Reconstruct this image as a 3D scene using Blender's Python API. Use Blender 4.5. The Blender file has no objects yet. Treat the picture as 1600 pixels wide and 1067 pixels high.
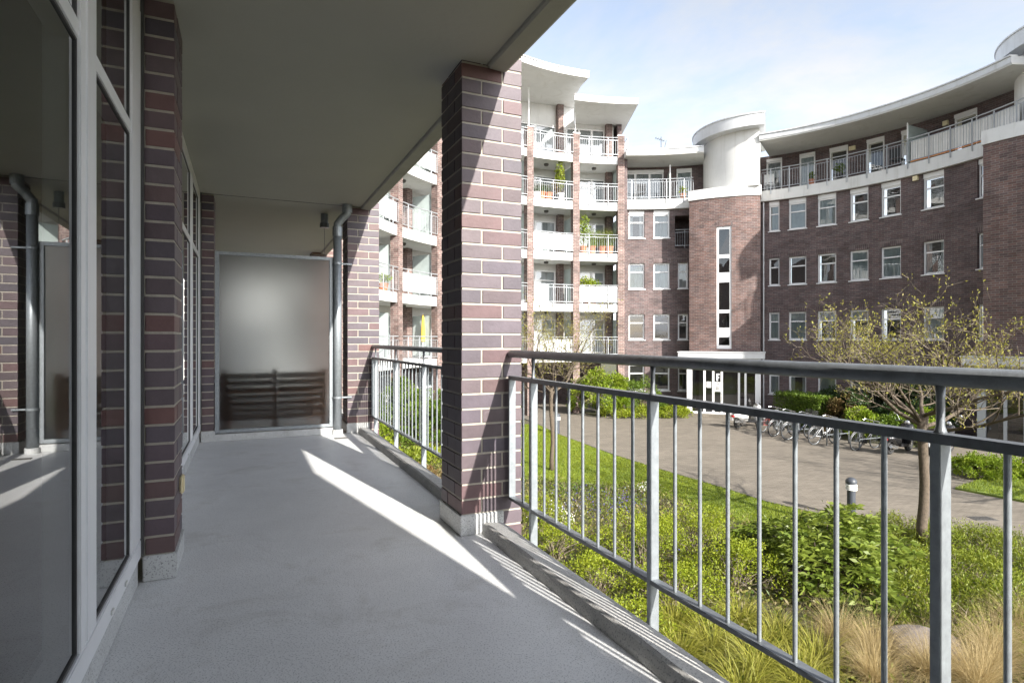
import bpy, bmesh, math, random
import numpy as np
from mathutils import Vector, Matrix
random.seed(7); RNG = np.random.default_rng(7)
SC = bpy.context.scene
COL = SC.collection
PI = math.pi

# ------------------------------------------------------------------ camera, sky, sun, exposure
EYE = 1.08
FPX = 930.0            # focal length in photo pixels (1600 wide)
cam = bpy.data.cameras.new('camera'); camo = bpy.data.objects.new('camera', cam); COL.objects.link(camo)
cam.sensor_width = 36.0; cam.lens = FPX / 1600 * 36.0
cam.shift_y = -0.0017; cam.clip_start = 0.05; cam.clip_end = 2000
camo.location = (0, 0, EYE); camo.rotation_euler = (PI / 2, 0, 0)
SC.camera = camo

RAY = Vector((-1.011, 1.464, -1.0)).normalized()       # direction the sunlight travels
SUN_EL = math.asin(-RAY.z); SUN_AZ = math.atan2(-RAY.x, -RAY.y)
w = bpy.data.worlds.new('World'); SC.world = w; w.use_nodes = True
nt = w.node_tree; N = nt.nodes; L = nt.links
bg = N['Background']
sky = N.new('ShaderNodeTexSky'); sky.sky_type = 'NISHITA'; sky.sun_disc = False
sky.sun_elevation = SUN_EL; sky.sun_rotation = SUN_AZ; sky.air_density = 1.0; sky.dust_density = 1.5; sky.ozone_density = 1.0
tc = N.new('ShaderNodeTexCoord'); sep = N.new('ShaderNodeSeparateXYZ'); L.new(tc.outputs['Generated'], sep.inputs[0])
mx = N.new('ShaderNodeMath'); mx.operation = 'ADD'; mx.inputs[1].default_value = 0.18; L.new(sep.outputs['Z'], mx.inputs[0])
mm = N.new('ShaderNodeMath'); mm.operation = 'MAXIMUM'; mm.inputs[1].default_value = 0.08; L.new(mx.outputs[0], mm.inputs[0])
dv = N.new('ShaderNodeVectorMath'); dv.operation = 'DIVIDE'; L.new(tc.outputs['Generated'], dv.inputs[0])
cb = N.new('ShaderNodeCombineXYZ'); [L.new(mm.outputs[0], cb.inputs[i]) for i in range(3)]
L.new(cb.outputs[0], dv.inputs[1])
no = N.new('ShaderNodeTexNoise'); no.inputs['Scale'].default_value = 1.5; no.inputs['Detail'].default_value = 9; no.inputs['Roughness'].default_value = 0.62
no.inputs['Distortion'].default_value = 0.25
mp = N.new('ShaderNodeMapping'); mp.inputs['Location'].default_value = (0.35, 0.1, 2.0); L.new(dv.outputs[0], mp.inputs[0]); L.new(mp.outputs[0], no.inputs['Vector'])
cr = N.new('ShaderNodeValToRGB'); cr.color_ramp.elements[0].position = 0.36; cr.color_ramp.elements[0].color = (0.38,) * 3 + (1,)
cr.color_ramp.elements[1].position = 0.62; cr.color_ramp.elements[1].color = (1, 1, 1, 1); L.new(no.outputs['Fac'], cr.inputs[0])
mixs = N.new('ShaderNodeMix'); mixs.data_type = 'RGBA'; L.new(cr.outputs[0], mixs.inputs['Factor']); L.new(sky.outputs[0], mixs.inputs[6])
bw = N.new('ShaderNodeRGBToBW'); L.new(sky.outputs[0], bw.inputs[0])      # thin cloud: whitened and brightened sky light, brighter toward the sun
cs = N.new('ShaderNodeVectorMath'); cs.operation = 'SCALE'; cs.inputs[0].default_value = (1.08, 1.115, 1.18); L.new(bw.outputs[0], cs.inputs['Scale'])
ca = N.new('ShaderNodeVectorMath'); ca.operation = 'ADD'; ca.inputs[1].default_value = (.33, .34, .36); L.new(cs.outputs[0], ca.inputs[0])
L.new(ca.outputs[0], mixs.inputs[7])
L.new(mixs.outputs[2], bg.inputs['Color']); bg.inputs['Strength'].default_value = 0.107

sd = bpy.data.lights.new('sun', 'SUN'); sd.energy = 3.25; sd.angle = math.radians(0.55); sd.color = (1.0, 0.95, 0.87)
so = bpy.data.objects.new('sun', sd); COL.objects.link(so); so.rotation_euler = RAY.to_track_quat('-Z', 'Y').to_euler()
so.location = (30, -40, 40)
vs = SC.view_settings; vs.view_transform = 'Standard'; vs.look = 'None'; vs.gamma = 1.0; vs.exposure = 1.75
SC.display_settings.display_device = 'sRGB'
cy = SC.cycles; cy.use_denoising = True; cy.max_bounces = 9; cy.diffuse_bounces = 5; cy.glossy_bounces = 4; cy.transmission_bounces = 8
cy.transparent_max_bounces = 14; cy.caustics_reflective = False; cy.caustics_refractive = False; cy.sample_clamp_indirect = 8
try: cy.denoiser = 'OPENIMAGEDENOISE'
except Exception: pass

# ------------------------------------------------------------------ helpers
def P(px, py, Y):                      # the point seen at photo pixel (px, py) at depth Y
    return Vector(((px - 800) / FPX * Y, Y, EYE - (py - 530.8) / FPX * Y))
GZ = -2.8                              # courtyard level
def G(px, py, h=0.0):                  # ground point under a pixel
    Y = FPX * (EYE - GZ - h) / (py - 530.8)
    return ((px - 800) / FPX * Y, Y)

def wm(o):
    m = o.matrix_basis
    return (wm(o.parent) @ o.matrix_parent_inverse @ m) if o.parent else m

def tag(o, label=None, cat=None, group=None, kind=None):
    if label: o['label'] = label
    if cat: o['category'] = cat
    if group: o['group'] = group
    if kind: o['kind'] = kind
    return o

def empty(name, loc, label=None, cat=None, group=None, rz=0.0):
    o = bpy.data.objects.new(name, None); COL.objects.link(o); o.location = loc; o.rotation_euler = (0, 0, rz)
    o.empty_display_size = 0.2
    return tag(o, label, cat, group)

def put(o, parent):                    # parent o, keep its world place
    if parent is not None:
        o.parent = parent; o.matrix_parent_inverse = wm(parent).inverted()
    return o

class MB:
    def __init__(s, xf=None): s.v = []; s.f = []; s.uv = {}; s.xf = xf; s.tint = None
    def add(s, pts):
        b = len(s.v)
        s.v.extend([tuple(s.xf(*p)) for p in pts] if s.xf else [tuple(p) for p in pts]); return b
    def quad(s, pts, uv=None):
        b = s.add(pts); s.f.append(tuple(range(b, b + len(pts))))
        if uv: s.uv[len(s.f) - 1] = uv
    def box(s, a, b):
        x0, y0, z0 = a; x1, y1, z1 = b
        i = s.add([(x0, y0, z0), (x1, y0, z0), (x1, y1, z0), (x0, y1, z0), (x0, y0, z1), (x1, y0, z1), (x1, y1, z1), (x0, y1, z1)])
        s.f += [(i, i+3, i+2, i+1), (i+4, i+5, i+6, i+7), (i, i+1, i+5, i+4), (i+1, i+2, i+6, i+5), (i+2, i+3, i+7, i+6), (i+3, i, i+4, i+7)]
    def prism(s, poly, z0, z1):
        n = len(poly); i = s.add([(x, y, z0) for x, y in poly] + [(x, y, z1) for x, y in poly])
        s.f.append(tuple(i + k for k in reversed(range(n)))); s.f.append(tuple(i + n + k for k in range(n)))
        for k in range(n): s.f.append((i+k, i+(k+1) % n, i+n+(k+1) % n, i+n+k))
    def extrude(s, prof, x0, x1, axis=1):        # profile in the two other axes, swept along axis
        n = len(prof)
        def pt(a, b, c):
            return {0: (c, a, b), 1: (a, c, b), 2: (a, b, c)}[axis]
        i = s.add([pt(a, b, x0) for a, b in prof] + [pt(a, b, x1) for a, b in prof])
        s.f.append(tuple(i + k for k in reversed(range(n)))); s.f.append(tuple(i + n + k for k in range(n)))
        for k in range(n): s.f.append((i+k, i+(k+1) % n, i+n+(k+1) % n, i+n+k))
    def path(s, pts, rad, n=6, cap=True, closed=False):    # tube along points
        pts = [Vector(p) for p in pts]; m = len(pts)
        rs = rad if hasattr(rad, '__len__') else [rad] * m
        base = None; ring = []
        up = None
        for k in range(m):
            if closed: d = pts[(k+1) % m] - pts[k-1]
            else: d = pts[min(k+1, m-1)] - pts[max(k-1, 0)]
            if d.length < 1e-9: d = Vector((0, 0, 1))
            d.normalize()
            if up is None:
                up = d.orthogonal().normalized()
            else:
                up = (up - d * up.dot(d))
                up = up.normalized() if up.length > 1e-6 else d.orthogonal().normalized()
            e2 = d.cross(up)
            ring.append(s.add([pts[k] + (up * math.cos(2*PI*j/n) + e2 * math.sin(2*PI*j/n)) * rs[k] for j in range(n)]))
        for k in range(m if closed else m - 1):
            a, b = ring[k], ring[(k+1) % m]
            for j in range(n): s.f.append((a+j, a+(j+1) % n, b+(j+1) % n, b+j))
        if cap and not closed:
            s.f.append(tuple(ring[0] + j for j in reversed(range(n)))); s.f.append(tuple(ring[-1] + j for j in range(n)))
    def lathe(s, prof, c=(0, 0, 0), n=20, axis='z'):
        ring = []
        for r, z in prof:
            pts = []
            for j in range(n):
                a = 2*PI*j/n; x, y = r*math.cos(a), r*math.sin(a)
                q = (x, y, z) if axis == 'z' else ((x, z, y) if axis == 'y' else (z, x, y))
                pts.append((c[0]+q[0], c[1]+q[1], c[2]+q[2]))
            ring.append(s.add(pts))
        for k in range(len(prof)-1):
            for j in range(n): s.f.append((ring[k]+j, ring[k]+(j+1) % n, ring[k+1]+(j+1) % n, ring[k+1]+j))
    def build(s, name, mat, parent=None, smooth=False, uv=False, loc=None, rz=None, bevel=0, rec=True):
        me = bpy.data.meshes.new(name); me.from_pydata(s.v, [], s.f)
        if rec or bevel:
            bm = bmesh.new(); bm.from_mesh(me)
            bmesh.ops.recalc_face_normals(bm, faces=bm.faces)
            if bevel: bmesh.ops.bevel(bm, geom=list(bm.edges), offset=bevel, segments=2, affect='EDGES', clamp_overlap=True)
            bm.to_mesh(me); bm.free()
        if uv:
            lay = me.uv_layers.new(name='UVMap')
            for p in me.polygons:
                pre = s.uv.get(p.index) if not (bevel) else None
                n = p.normal
                for q, li in enumerate(p.loop_indices):
                    co = me.vertices[me.loops[li].vertex_index].co
                    if pre is not None:
                        vi = me.loops[li].vertex_index
                        k = list(s.f[p.index]).index(vi); lay.data[li].uv = pre[k]
                    elif abs(n.z) > .7: lay.data[li].uv = (co.x, co.y)
                    else:
                        t = Vector((-n.y, n.x)); t.normalize(); lay.data[li].uv = (co.x*t.x+co.y*t.y, co.z)
        if smooth: me.polygons.foreach_set('use_smooth', [True]*len(me.polygons))
        if mat: me.materials.append(mat)
        o = bpy.data.objects.new(name, me); COL.objects.link(o)
        if loc is not None: o.location = loc
        if rz is not None: o.rotation_euler = (0, 0, rz)
        return put(o, parent)

def smooth_by_angle(o, deg=40):
    me = o.data; me.polygons.foreach_set('use_smooth', [True]*len(me.polygons))
    bm = bmesh.new(); bm.from_mesh(me)
    for e in bm.edges: e.smooth = e.calc_face_angle(PI) < math.radians(deg)
    bm.to_mesh(me); bm.free()
    return o

def copy_tree(o, parent=None):
    c = o.copy(); COL.objects.link(c)
    if parent is not None: c.parent = parent
    for ch in [x for x in KIDS.get(o.name, [])]: copy_tree(ch, c)
    return c
KIDS = {}
def index_kids():
    KIDS.clear()
    for o in bpy.data.objects:
        if o.parent: KIDS.setdefault(o.parent.name, []).append(o)

# ------------------------------------------------------------------ materials
def mat(name, col, rough=.6, metal=0.0, spec=.5, var=None, bump=None, col2=None, obj_var=0.0, ramp=None, coord='Object', speck=None, stain=None, streak=None):
    m = bpy.data.materials.new(name); m.use_nodes = True; nt = m.node_tree; N = nt.nodes; L = nt.links
    b = N['Principled BSDF']; b.inputs['Roughness'].default_value = rough; b.inputs['Metallic'].default_value = metal
    b.inputs['Specular IOR Level'].default_value = spec
    b.inputs['Base Color'].default_value = (*col, 1)
    tc = N.new('ShaderNodeTexCoord'); src = None
    if ramp:                             # colours picked per object
        oi = N.new('ShaderNodeObjectInfo'); r = N.new('ShaderNodeValToRGB'); r.color_ramp.interpolation = 'LINEAR'
        while len(r.color_ramp.elements) < len(ramp): r.color_ramp.elements.new(.5)
        for i, (p, c) in enumerate(ramp): r.color_ramp.elements[i].position = p; r.color_ramp.elements[i].color = (*c, 1)
        L.new(oi.outputs['Random'], r.inputs[0]); src = r.outputs[0]
    if var:                              # (scale, amount) or second colour
        no = N.new('ShaderNodeTexNoise'); no.inputs['Scale'].default_value = var[0]; no.inputs['Detail'].default_value = 7; no.inputs['Roughness'].default_value = .65
        L.new(tc.outputs[coord], no.inputs['Vector'])
        mr = N.new('ShaderNodeMapRange'); mr.inputs[1].default_value = .3; mr.inputs[2].default_value = .7
        L.new(no.outputs['Fac'], mr.inputs[0])
        mx = N.new('ShaderNodeMix'); mx.data_type = 'RGBA'; L.new(mr.outputs[0], mx.inputs['Factor'])
        if col2: 
            mx.inputs[6].default_value = (*col, 1); mx.inputs[7].default_value = (*col2, 1)
        else:
            lo, hi = 1 - var[1], 1 + var[1]
            if src is not None:
                for i, k in ((6, lo), (7, hi)):
                    q = N.new('ShaderNodeMix'); q.data_type = 'RGBA'; q.blend_type = 'MULTIPLY'; q.inputs['Factor'].default_value = 1
                    L.new(src, q.inputs[6]); q.inputs[7].default_value = (k, k, k, 1); L.new(q.outputs[2], mx.inputs[i])
            else:
                mx.inputs[6].default_value = (*[c*lo for c in col], 1); mx.inputs[7].default_value = (*[min(1, c*hi) for c in col], 1)
        src = mx.outputs[2]
    if speck:                            # (scale, threshold, colour)
        n2 = N.new('ShaderNodeTexNoise'); n2.inputs['Scale'].default_value = speck[0]; n2.inputs['Detail'].default_value = 2
        L.new(tc.outputs[coord], n2.inputs['Vector'])
        r2 = N.new('ShaderNodeMapRange'); r2.inputs[1].default_value = speck[1]; r2.inputs[2].default_value = speck[1]+.06; L.new(n2.outputs['Fac'], r2.inputs[0])
        m2 = N.new('ShaderNodeMix'); m2.data_type = 'RGBA'; L.new(r2.outputs[0], m2.inputs['Factor'])
        if src is not None: L.new(src, m2.inputs[6])
        else: m2.inputs[6].default_value = (*col, 1)
        m2.inputs[7].default_value = (*speck[2], 1); src = m2.outputs[2]
    for st_, stretch in ((stain, (1, 1, 1)), (streak, (1, 1, .08))):
        if not st_: continue
        mp_ = N.new('ShaderNodeMapping'); mp_.inputs['Scale'].default_value = stretch; L.new(tc.outputs[coord], mp_.inputs[0])
        n3 = N.new('ShaderNodeTexNoise'); n3.inputs['Scale'].default_value = st_[0]; n3.inputs['Detail'].default_value = 9; n3.inputs['Roughness'].default_value = .72; n3.inputs['Distortion'].default_value = .6
        L.new(mp_.outputs[0], n3.inputs['Vector'])
        r3 = N.new('ShaderNodeMapRange'); r3.inputs[1].default_value = .52; r3.inputs[2].default_value = .72; L.new(n3.outputs['Fac'], r3.inputs[0])
        m3 = N.new('ShaderNodeMix'); m3.data_type = 'RGBA'; m3.blend_type = 'MULTIPLY'; L.new(r3.outputs[0], m3.inputs['Factor'])
        if src is not None: L.new(src, m3.inputs[6])
        else: m3.inputs[6].default_value = (*col, 1)
        m3.inputs[7].default_value = (st_[1], st_[1]*.985, st_[1]*.95, 1); src = m3.outputs[2]
    if src is not None: L.new(src, b.inputs['Base Color'])
    if bump:
        nb = N.new('ShaderNodeTexNoise'); nb.inputs['Scale'].default_value = bump[0]; nb.inputs['Detail'].default_value = 5
        L.new(tc.outputs[coord], nb.inputs['Vector'])
        bp = N.new('ShaderNodeBump'); bp.inputs['Strength'].default_value = bump[1]; bp.inputs['Distance'].default_value = .01
        L.new(nb.outputs['Fac'], bp.inputs['Height']); L.new(bp.outputs[0], b.inputs['Normal'])
    return m

def brickwall(name, c1, c2, mortar, bw=.25, rh=.0833, ms=.010, big=.35, offset=.5, rough=.75, single=.3):
    m = bpy.data.materials.new(name); m.use_nodes = True; nt = m.node_tree; N = nt.nodes; L = nt.links
    b = N['Principled BSDF']; b.inputs['Roughness'].default_value = rough; b.inputs['Specular IOR Level'].default_value = .3
    uv = N.new('ShaderNodeUVMap'); br = N.new('ShaderNodeTexBrick'); L.new(uv.outputs[0], br.inputs['Vector'])
    br.inputs['Scale'].default_value = 1; br.inputs['Brick Width'].default_value = bw; br.inputs['Row Height'].default_value = rh
    br.inputs['Mortar Size'].default_value = ms; br.inputs['Mortar Smooth'].default_value = .2; br.offset = offset
    br.inputs['Color1'].default_value = (*c1, 1); br.inputs['Color2'].default_value = (*c2, 1); br.inputs['Mortar'].default_value = (*mortar, 1)
    no = N.new('ShaderNodeTexNoise'); no.inputs['Scale'].default_value = .9; no.inputs['Detail'].default_value = 8; no.inputs['Roughness'].default_value = .7
    L.new(uv.outputs[0], no.inputs['Vector'])
    mr = N.new('ShaderNodeMapRange'); mr.inputs[1].default_value = .3; mr.inputs[2].default_value = .7; mr.inputs[3].default_value = 1-big; mr.inputs[4].default_value = 1+big
    L.new(no.outputs['Fac'], mr.inputs[0])
    # second noise, stretched along courses, picks single bricks
    mp = N.new('ShaderNodeMapping'); mp.inputs['Scale'].default_value = (4.0, 12.0, 1); L.new(uv.outputs[0], mp.inputs[0])
    wn = N.new('ShaderNodeTexWhiteNoise'); wn.noise_dimensions = '2D'
    sn = N.new('ShaderNodeVectorMath'); sn.operation = 'FLOOR'; L.new(mp.outputs[0], sn.inputs[0]); L.new(sn.outputs[0], wn.inputs['Vector'])
    m2 = N.new('ShaderNodeMapRange'); m2.inputs[3].default_value = 1-single; m2.inputs[4].default_value = 1+single; L.new(wn.outputs['Value'], m2.inputs[0])
    mu = N.new('ShaderNodeMath'); mu.operation = 'MULTIPLY'; L.new(mr.outputs[0], mu.inputs[0]); L.new(m2.outputs[0], mu.inputs[1])
    vm = N.new('ShaderNodeVectorMath'); vm.operation = 'SCALE'; L.new(br.outputs['Color'], vm.inputs[0]); L.new(mu.outputs[0], vm.inputs['Scale'])
    L.new(vm.outputs[0], b.inputs['Base Color'])
    bp = N.new('ShaderNodeBump'); bp.inputs['Strength'].default_value = .5; bp.inputs['Distance'].default_value = .008; bp.invert = True
    L.new(br.outputs['Fac'], bp.inputs['Height']); L.new(bp.outputs[0], b.inputs['Normal'])
    return m

def glassmat(name, refl=None, tint=(.9, .93, .92), rough=0.0, ior=1.5, gain=1.7):
    m = bpy.data.materials.new(name); m.use_nodes = True; nt = m.node_tree; N = nt.nodes; L = nt.links
    out = N['Material Output']; N.remove(N['Principled BSDF'])
    t = N.new('ShaderNodeBsdfTransparent'); t.inputs[0].default_value = (*tint, 1)
    g = N.new('ShaderNodeBsdfGlossy'); g.inputs['Roughness'].default_value = rough; g.inputs['Color'].default_value = (.95, .96, .97, 1)
    mx = N.new('ShaderNodeMixShader'); L.new(t.outputs[0], mx.inputs[1]); L.new(g.outputs[0], mx.inputs[2])
    fr = N.new('ShaderNodeFresnel'); fr.inputs['IOR'].default_value = ior
    mu = N.new('ShaderNodeMath'); mu.operation = 'MULTIPLY'; mu.inputs[1].default_value = gain; mu.use_clamp = True; L.new(fr.outputs[0], mu.inputs[0])
    if refl is not None:
        ad = N.new('ShaderNodeMath'); ad.operation = 'ADD'; ad.inputs[1].default_value = refl; ad.use_clamp = True
        L.new(mu.outputs[0], ad.inputs[0]); L.new(ad.outputs[0], mx.inputs[0])
    else: L.new(mu.outputs[0], mx.inputs[0])
    L.new(mx.outputs[0], out.inputs[0])
    return m

def leafmat(name, cols, trans=.35, rough=.5, spec=.35):
    m = bpy.data.materials.new(name); m.use_nodes = True; nt = m.node_tree; N = nt.nodes; L = nt.links
    b = N['Principled BSDF']; b.inputs['Roughness'].default_value = rough; b.inputs['Specular IOR Level'].default_value = spec
    at = N.new('ShaderNodeAttribute'); at.attribute_name = 'tint'
    r = N.new('ShaderNodeValToRGB')
    while len(r.color_ramp.elements) < len(cols): r.color_ramp.elements.new(.5)
    for i, c in enumerate(cols): r.color_ramp.elements[i].position = i/(len(cols)-1); r.color_ramp.elements[i].color = (*c, 1)
    L.new(at.outputs['Fac'], r.inputs[0]); L.new(r.outputs[0], b.inputs['Base Color'])
    tr = N.new('ShaderNodeBsdfTranslucent'); L.new(r.outputs[0], tr.inputs[0])
    mx = N.new('ShaderNodeMixShader'); mx.inputs[0].default_value = trans
    L.new(b.outputs[0], mx.inputs[1]); L.new(tr.outputs[0], mx.inputs[2]); L.new(mx.outputs[0], N['Material Output'].inputs[0])
    return m

M = {}
M['brick'] = mat('clinker_brick', (.15, .1, .1), .55, spec=.4, var=(9, .17), bump=(60, .16), ramp=[
    (0, (0.082, 0.059, 0.065)), (.16, (0.104, 0.082, 0.093)), (.32, (0.073, 0.062, 0.076)), (.46, (0.113, 0.087, 0.095)), (.58, (0.098, 0.081, 0.099)),
    (.70, (0.116, 0.073, 0.072)), (.82, (0.084, 0.074, 0.094)), (.92, (0.144, 0.074, 0.068)), (1, (0.067, 0.059, 0.076))])
M['mortar'] = mat('mortar', (.37, .34, .29), .9, var=(20, .12), bump=(90, .3))
M['plinth'] = mat('plinth_coating', (.52, .53, .53), .7, var=(4, .10), stain=(5, .75), speck=(170, .57, (.24, .24, .25)), bump=(40, .15))
M['floor'] = mat('floor_coating', (.70, .705, .71), .45, spec=.4, var=(1.3, .10), stain=(2.6, .80), speck=(170, .57, (.40, .405, .42)), bump=(35, .08))
M['kerb'] = mat('kerb_concrete', (.52, .51, .49), .8, stain=(4, .7), var=(5, .15), speck=(150, .57, (.28, .28, .28)), bump=(50, .3))
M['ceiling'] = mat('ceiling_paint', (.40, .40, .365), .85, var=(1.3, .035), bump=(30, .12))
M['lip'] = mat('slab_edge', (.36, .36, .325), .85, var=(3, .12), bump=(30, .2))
M['upvc'] = mat('window_frame_paint', (.74, .75, .77), .35, var=(6, .03))
M['gasket'] = mat('rubber_gasket', (.05, .05, .05), .6)
M['galv'] = mat('galvanised_steel', (.27, .295, .315), .45, metal=.45, var=(38, .16), bump=(60, .05))
M['rail'] = mat('painted_steel_rail', (.165, .177, .19), .42, metal=.4, var=(14, .22), bump=(80, .08), stain=(9, .72))
M['white'] = mat('white_render', (.68, .68, .665), .75, var=(1.5, .05), streak=(3.0, .80), bump=(25, .1))
M['soffit'] = mat('soffit_paint', (.60, .60, .58), .8, var=(.6, .08), stain=(1.2, .82))
M['cream'] = mat('cream_plastic', (.75, .66, .42), .5)
M['fbrick'] = brickwall('facade_brick', (.105, .079, .082), (.128, .083, .081), (.155, .14, .13), single=.2)
M['tbrick'] = brickwall('tower_brick', (.165, .094, .082), (.122, .084, .083), (.20, .18, .16), single=.22)
M['soldier'] = brickwall('soldier_brick', (.12, .08, .08), (.10, .075, .078), (.19, .175, .155), bw=.0833, rh=.25, offset=0)
M['colbrick'] = brickwall('column_brick', (.15, .103, .098), (.175, .105, .095), (.27, .245, .215))
M['fwhite'] = mat('window_white', (.80, .80, .80), .4)
M['fgrey'] = mat('door_grey', (.40, .42, .44), .4)
M['fsteel'] = mat('balcony_steel', (.40, .42, .44), .45, metal=.4)
M['roofedge'] = mat('roof_edge_metal', (.60, .61, .62), .45, metal=.15, var=(3, .06), streak=(2.5, .8))
M['cloth'] = mat('white_cloth', (.82, .82, .82), .9, var=(3, .04))
M['slat'] = mat('pale_slat', (.74, .73, .70), .7, var=(3, .08))
M['dark'] = mat('painted_room_shade', (.035, .035, .035), .9)  # near-black colour stands in for the shade of unlit rooms
M['room'] = mat('room_paint', (.22, .21, .19), .9)
M['curt'] = mat('curtain', (.40, .42, .41), .9, var=(2.0, .12))
M['curtg'] = mat('blind_green', (.40, .46, .45), .9, var=(2.0, .15))
M['wood'] = mat('bench_wood', (.95, .38, .16), .6, var=(8, .25))
M['glass'] = glassmat('window_glass', tint=(.58, .62, .58), gain=1.5)
M['fglass'] = glassmat('far_glass', refl=.05, gain=1.4, tint=(.78, .82, .84))
M['bark'] = mat('bark', (.10, .077, .055), .9, var=(22, .35), bump=(40, .8))
M['twig'] = mat('twig_bark', (.20, .165, .12), .85, var=(10, .2))
M['soil'] = mat('soil', (.10, .08, .05), .95, var=(3, .4), bump=(15, .6), col2=(.06, .075, .025))
M['lawnsoil'] = mat('lawn_soil', (.14, .19, .028), .95, var=(2.2, .3), bump=(25, .5))
M['terra'] = mat('terracotta', (.42, .17, .09), .8, var=(6, .15))
M['black'] = mat('black_plastic', (.022, .022, .024), .4)
M['tyre'] = mat('tyre_rubber', (.025, .025, .025), .8)
M['chrome'] = mat('chrome', (.62, .62, .63), .25, metal=.9)
M['boulder'] = mat('granite_boulder', (.17, .145, .13), .9, var=(6, .3), bump=(18, .7))
M['iron'] = mat('cast_iron', (.09, .085, .08), .7)
M['yellow'] = mat('yellow_cloth', (.72, .50, .06), .8)
M['bollard'] = mat('bollard_paint', (.055, .062, .075), .45)
M['lampglass'] = mat('opal_ring', (.78, .78, .74), .4)
# frosted screen: rough transmission plus some scatter
def frosted():
    m = bpy.data.materials.new('frosted_glass'); m.use_nodes = True; nt = m.node_tree; N = nt.nodes; L = nt.links
    b = N['Principled BSDF']; b.inputs['Base Color'].default_value = (.47, .49, .50, 1); b.inputs['Roughness'].default_value = .56
    b.inputs['Transmission Weight'].default_value = 1; b.inputs['IOR'].default_value = 1.12
    t = N.new('ShaderNodeBsdfTranslucent'); t.inputs[0].default_value = (.34, .36, .37, 1)
    mx = N.new('ShaderNodeMixShader'); mx.inputs[0].default_value = .20
    L.new(b.outputs[0], mx.inputs[1]); L.new(t.outputs[0], mx.inputs[2]); L.new(mx.outputs[0], N['Material Output'].inputs[0])
    return m
M['frost'] = frosted()
def opal():  # translucent pane for the added screen, spreads sunlight into the balcony
    m = bpy.data.materials.new('opal_pane'); m.use_nodes = True; nt = m.node_tree; N = nt.nodes; L = nt.links
    t = N.new('ShaderNodeBsdfTranslucent'); t.inputs[0].default_value = (.80, .83, .84, 1)
    mx = N.new('ShaderNodeMixShader'); mx.inputs[0].default_value = .75; N['Principled BSDF'].inputs['Base Color'].default_value = (.7, .72, .72, 1)
    L.new(N['Principled BSDF'].outputs[0], mx.inputs[1]); L.new(t.outputs[0], mx.inputs[2]); L.new(mx.outputs[0], N['Material Output'].inputs[0]); return m
M['opal'] = opal()
M['paving'] = brickwall('courtyard_pavers', (.178, .156, .128), (.192, .168, .138), (.115, .102, .08), bw=.2, rh=.1, ms=.006, big=.17, rough=.85, single=.13)

# ------------------------------------------------------------------ the flat's own balcony, frame (u outwards, s along, z up)
A0 = Vector((-.2772, 3.276, 0)); TH = math.atan2(.411, .9116)
UN = Vector((math.cos(TH), math.sin(TH), 0)); WN = Vector((-math.sin(TH), math.cos(TH), 0))
def F(u, s, z): return A0 + UN * u + WN * s + Vector((0, 0, z))
H = 2.62; BAY = 3.95; UE = .262
POS = [-11.38, -7.435, -3.485, 0, BAY, 2*BAY, 3*BAY]
def SP(i): return POS[i+3]

mb = MB(F); mb.box((-1.75, -12, -.24), (UE, 14, 0)); tag(mb.build('balcony_floor', M['floor']), kind='structure')
fl = bpy.data.objects['balcony_floor']
# kerb along the outer edge, interrupted by the pillars
for i in range(-3, 3):
    s0, s1 = SP(i) + .373, SP(i+1) - .008
    mb = MB(F); nseg = 24
    prof = [(.116, -.01), (.120, .02), (.131, .052), (.142, .062), (.246, .046), (.257, .038), (UE-.002, .02), (UE-.002, -.01)]
    b = None
    rows = []
    for k in range(nseg+1):
        s = s0 + (s1-s0)*k/nseg; j = random.uniform(-.0015, .0015)
        rows.append(mb.add([(u + (j if q < 4 else 0), s, z + (random.uniform(-.001, .001) if z > 0 else 0)) for q, (u, z) in enumerate(prof)]))
    n = len(prof)
    for k in range(nseg):
        for q in range(n): mb.f.append((rows[k]+q, rows[k]+(q+1) % n, rows[k+1]+(q+1) % n, rows[k+1]+q))
    mb.f.append(tuple(rows[0]+q for q in range(n))); mb.f.append(tuple(rows[-1]+q for q in reversed(range(n))))
    smooth_by_angle(mb.build('kerb', M['kerb'], fl), 14)
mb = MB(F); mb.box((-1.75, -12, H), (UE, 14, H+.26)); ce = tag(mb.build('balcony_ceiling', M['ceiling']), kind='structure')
for i in range(-3, 3):
    s0, s1 = SP(i) + .385, SP(i+1) - .012
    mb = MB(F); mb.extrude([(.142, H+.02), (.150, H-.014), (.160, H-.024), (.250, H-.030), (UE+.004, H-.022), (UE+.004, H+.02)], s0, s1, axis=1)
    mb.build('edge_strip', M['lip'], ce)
mb = MB(F); mb.box((-1.5, BAY-.012, H-.003), (.14, BAY+.0, H+.01)); mb.build('joint', M['gasket'], ce)

# storeys of the own building above and below (seen only from beside)
mb = MB(F); mb.box((-1.75, -12, GZ), (-1.515, 14, -.24)); tag(mb.build('own_lower_wall', M['fbrick'], uv=True), kind='structure')
mb = MB(F); mb.box((-1.75, -12, H+.26), (-1.5, 14, 8.0)); tag(mb.build('own_upper_wall', M['fbrick'], uv=True), kind='structure')

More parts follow.
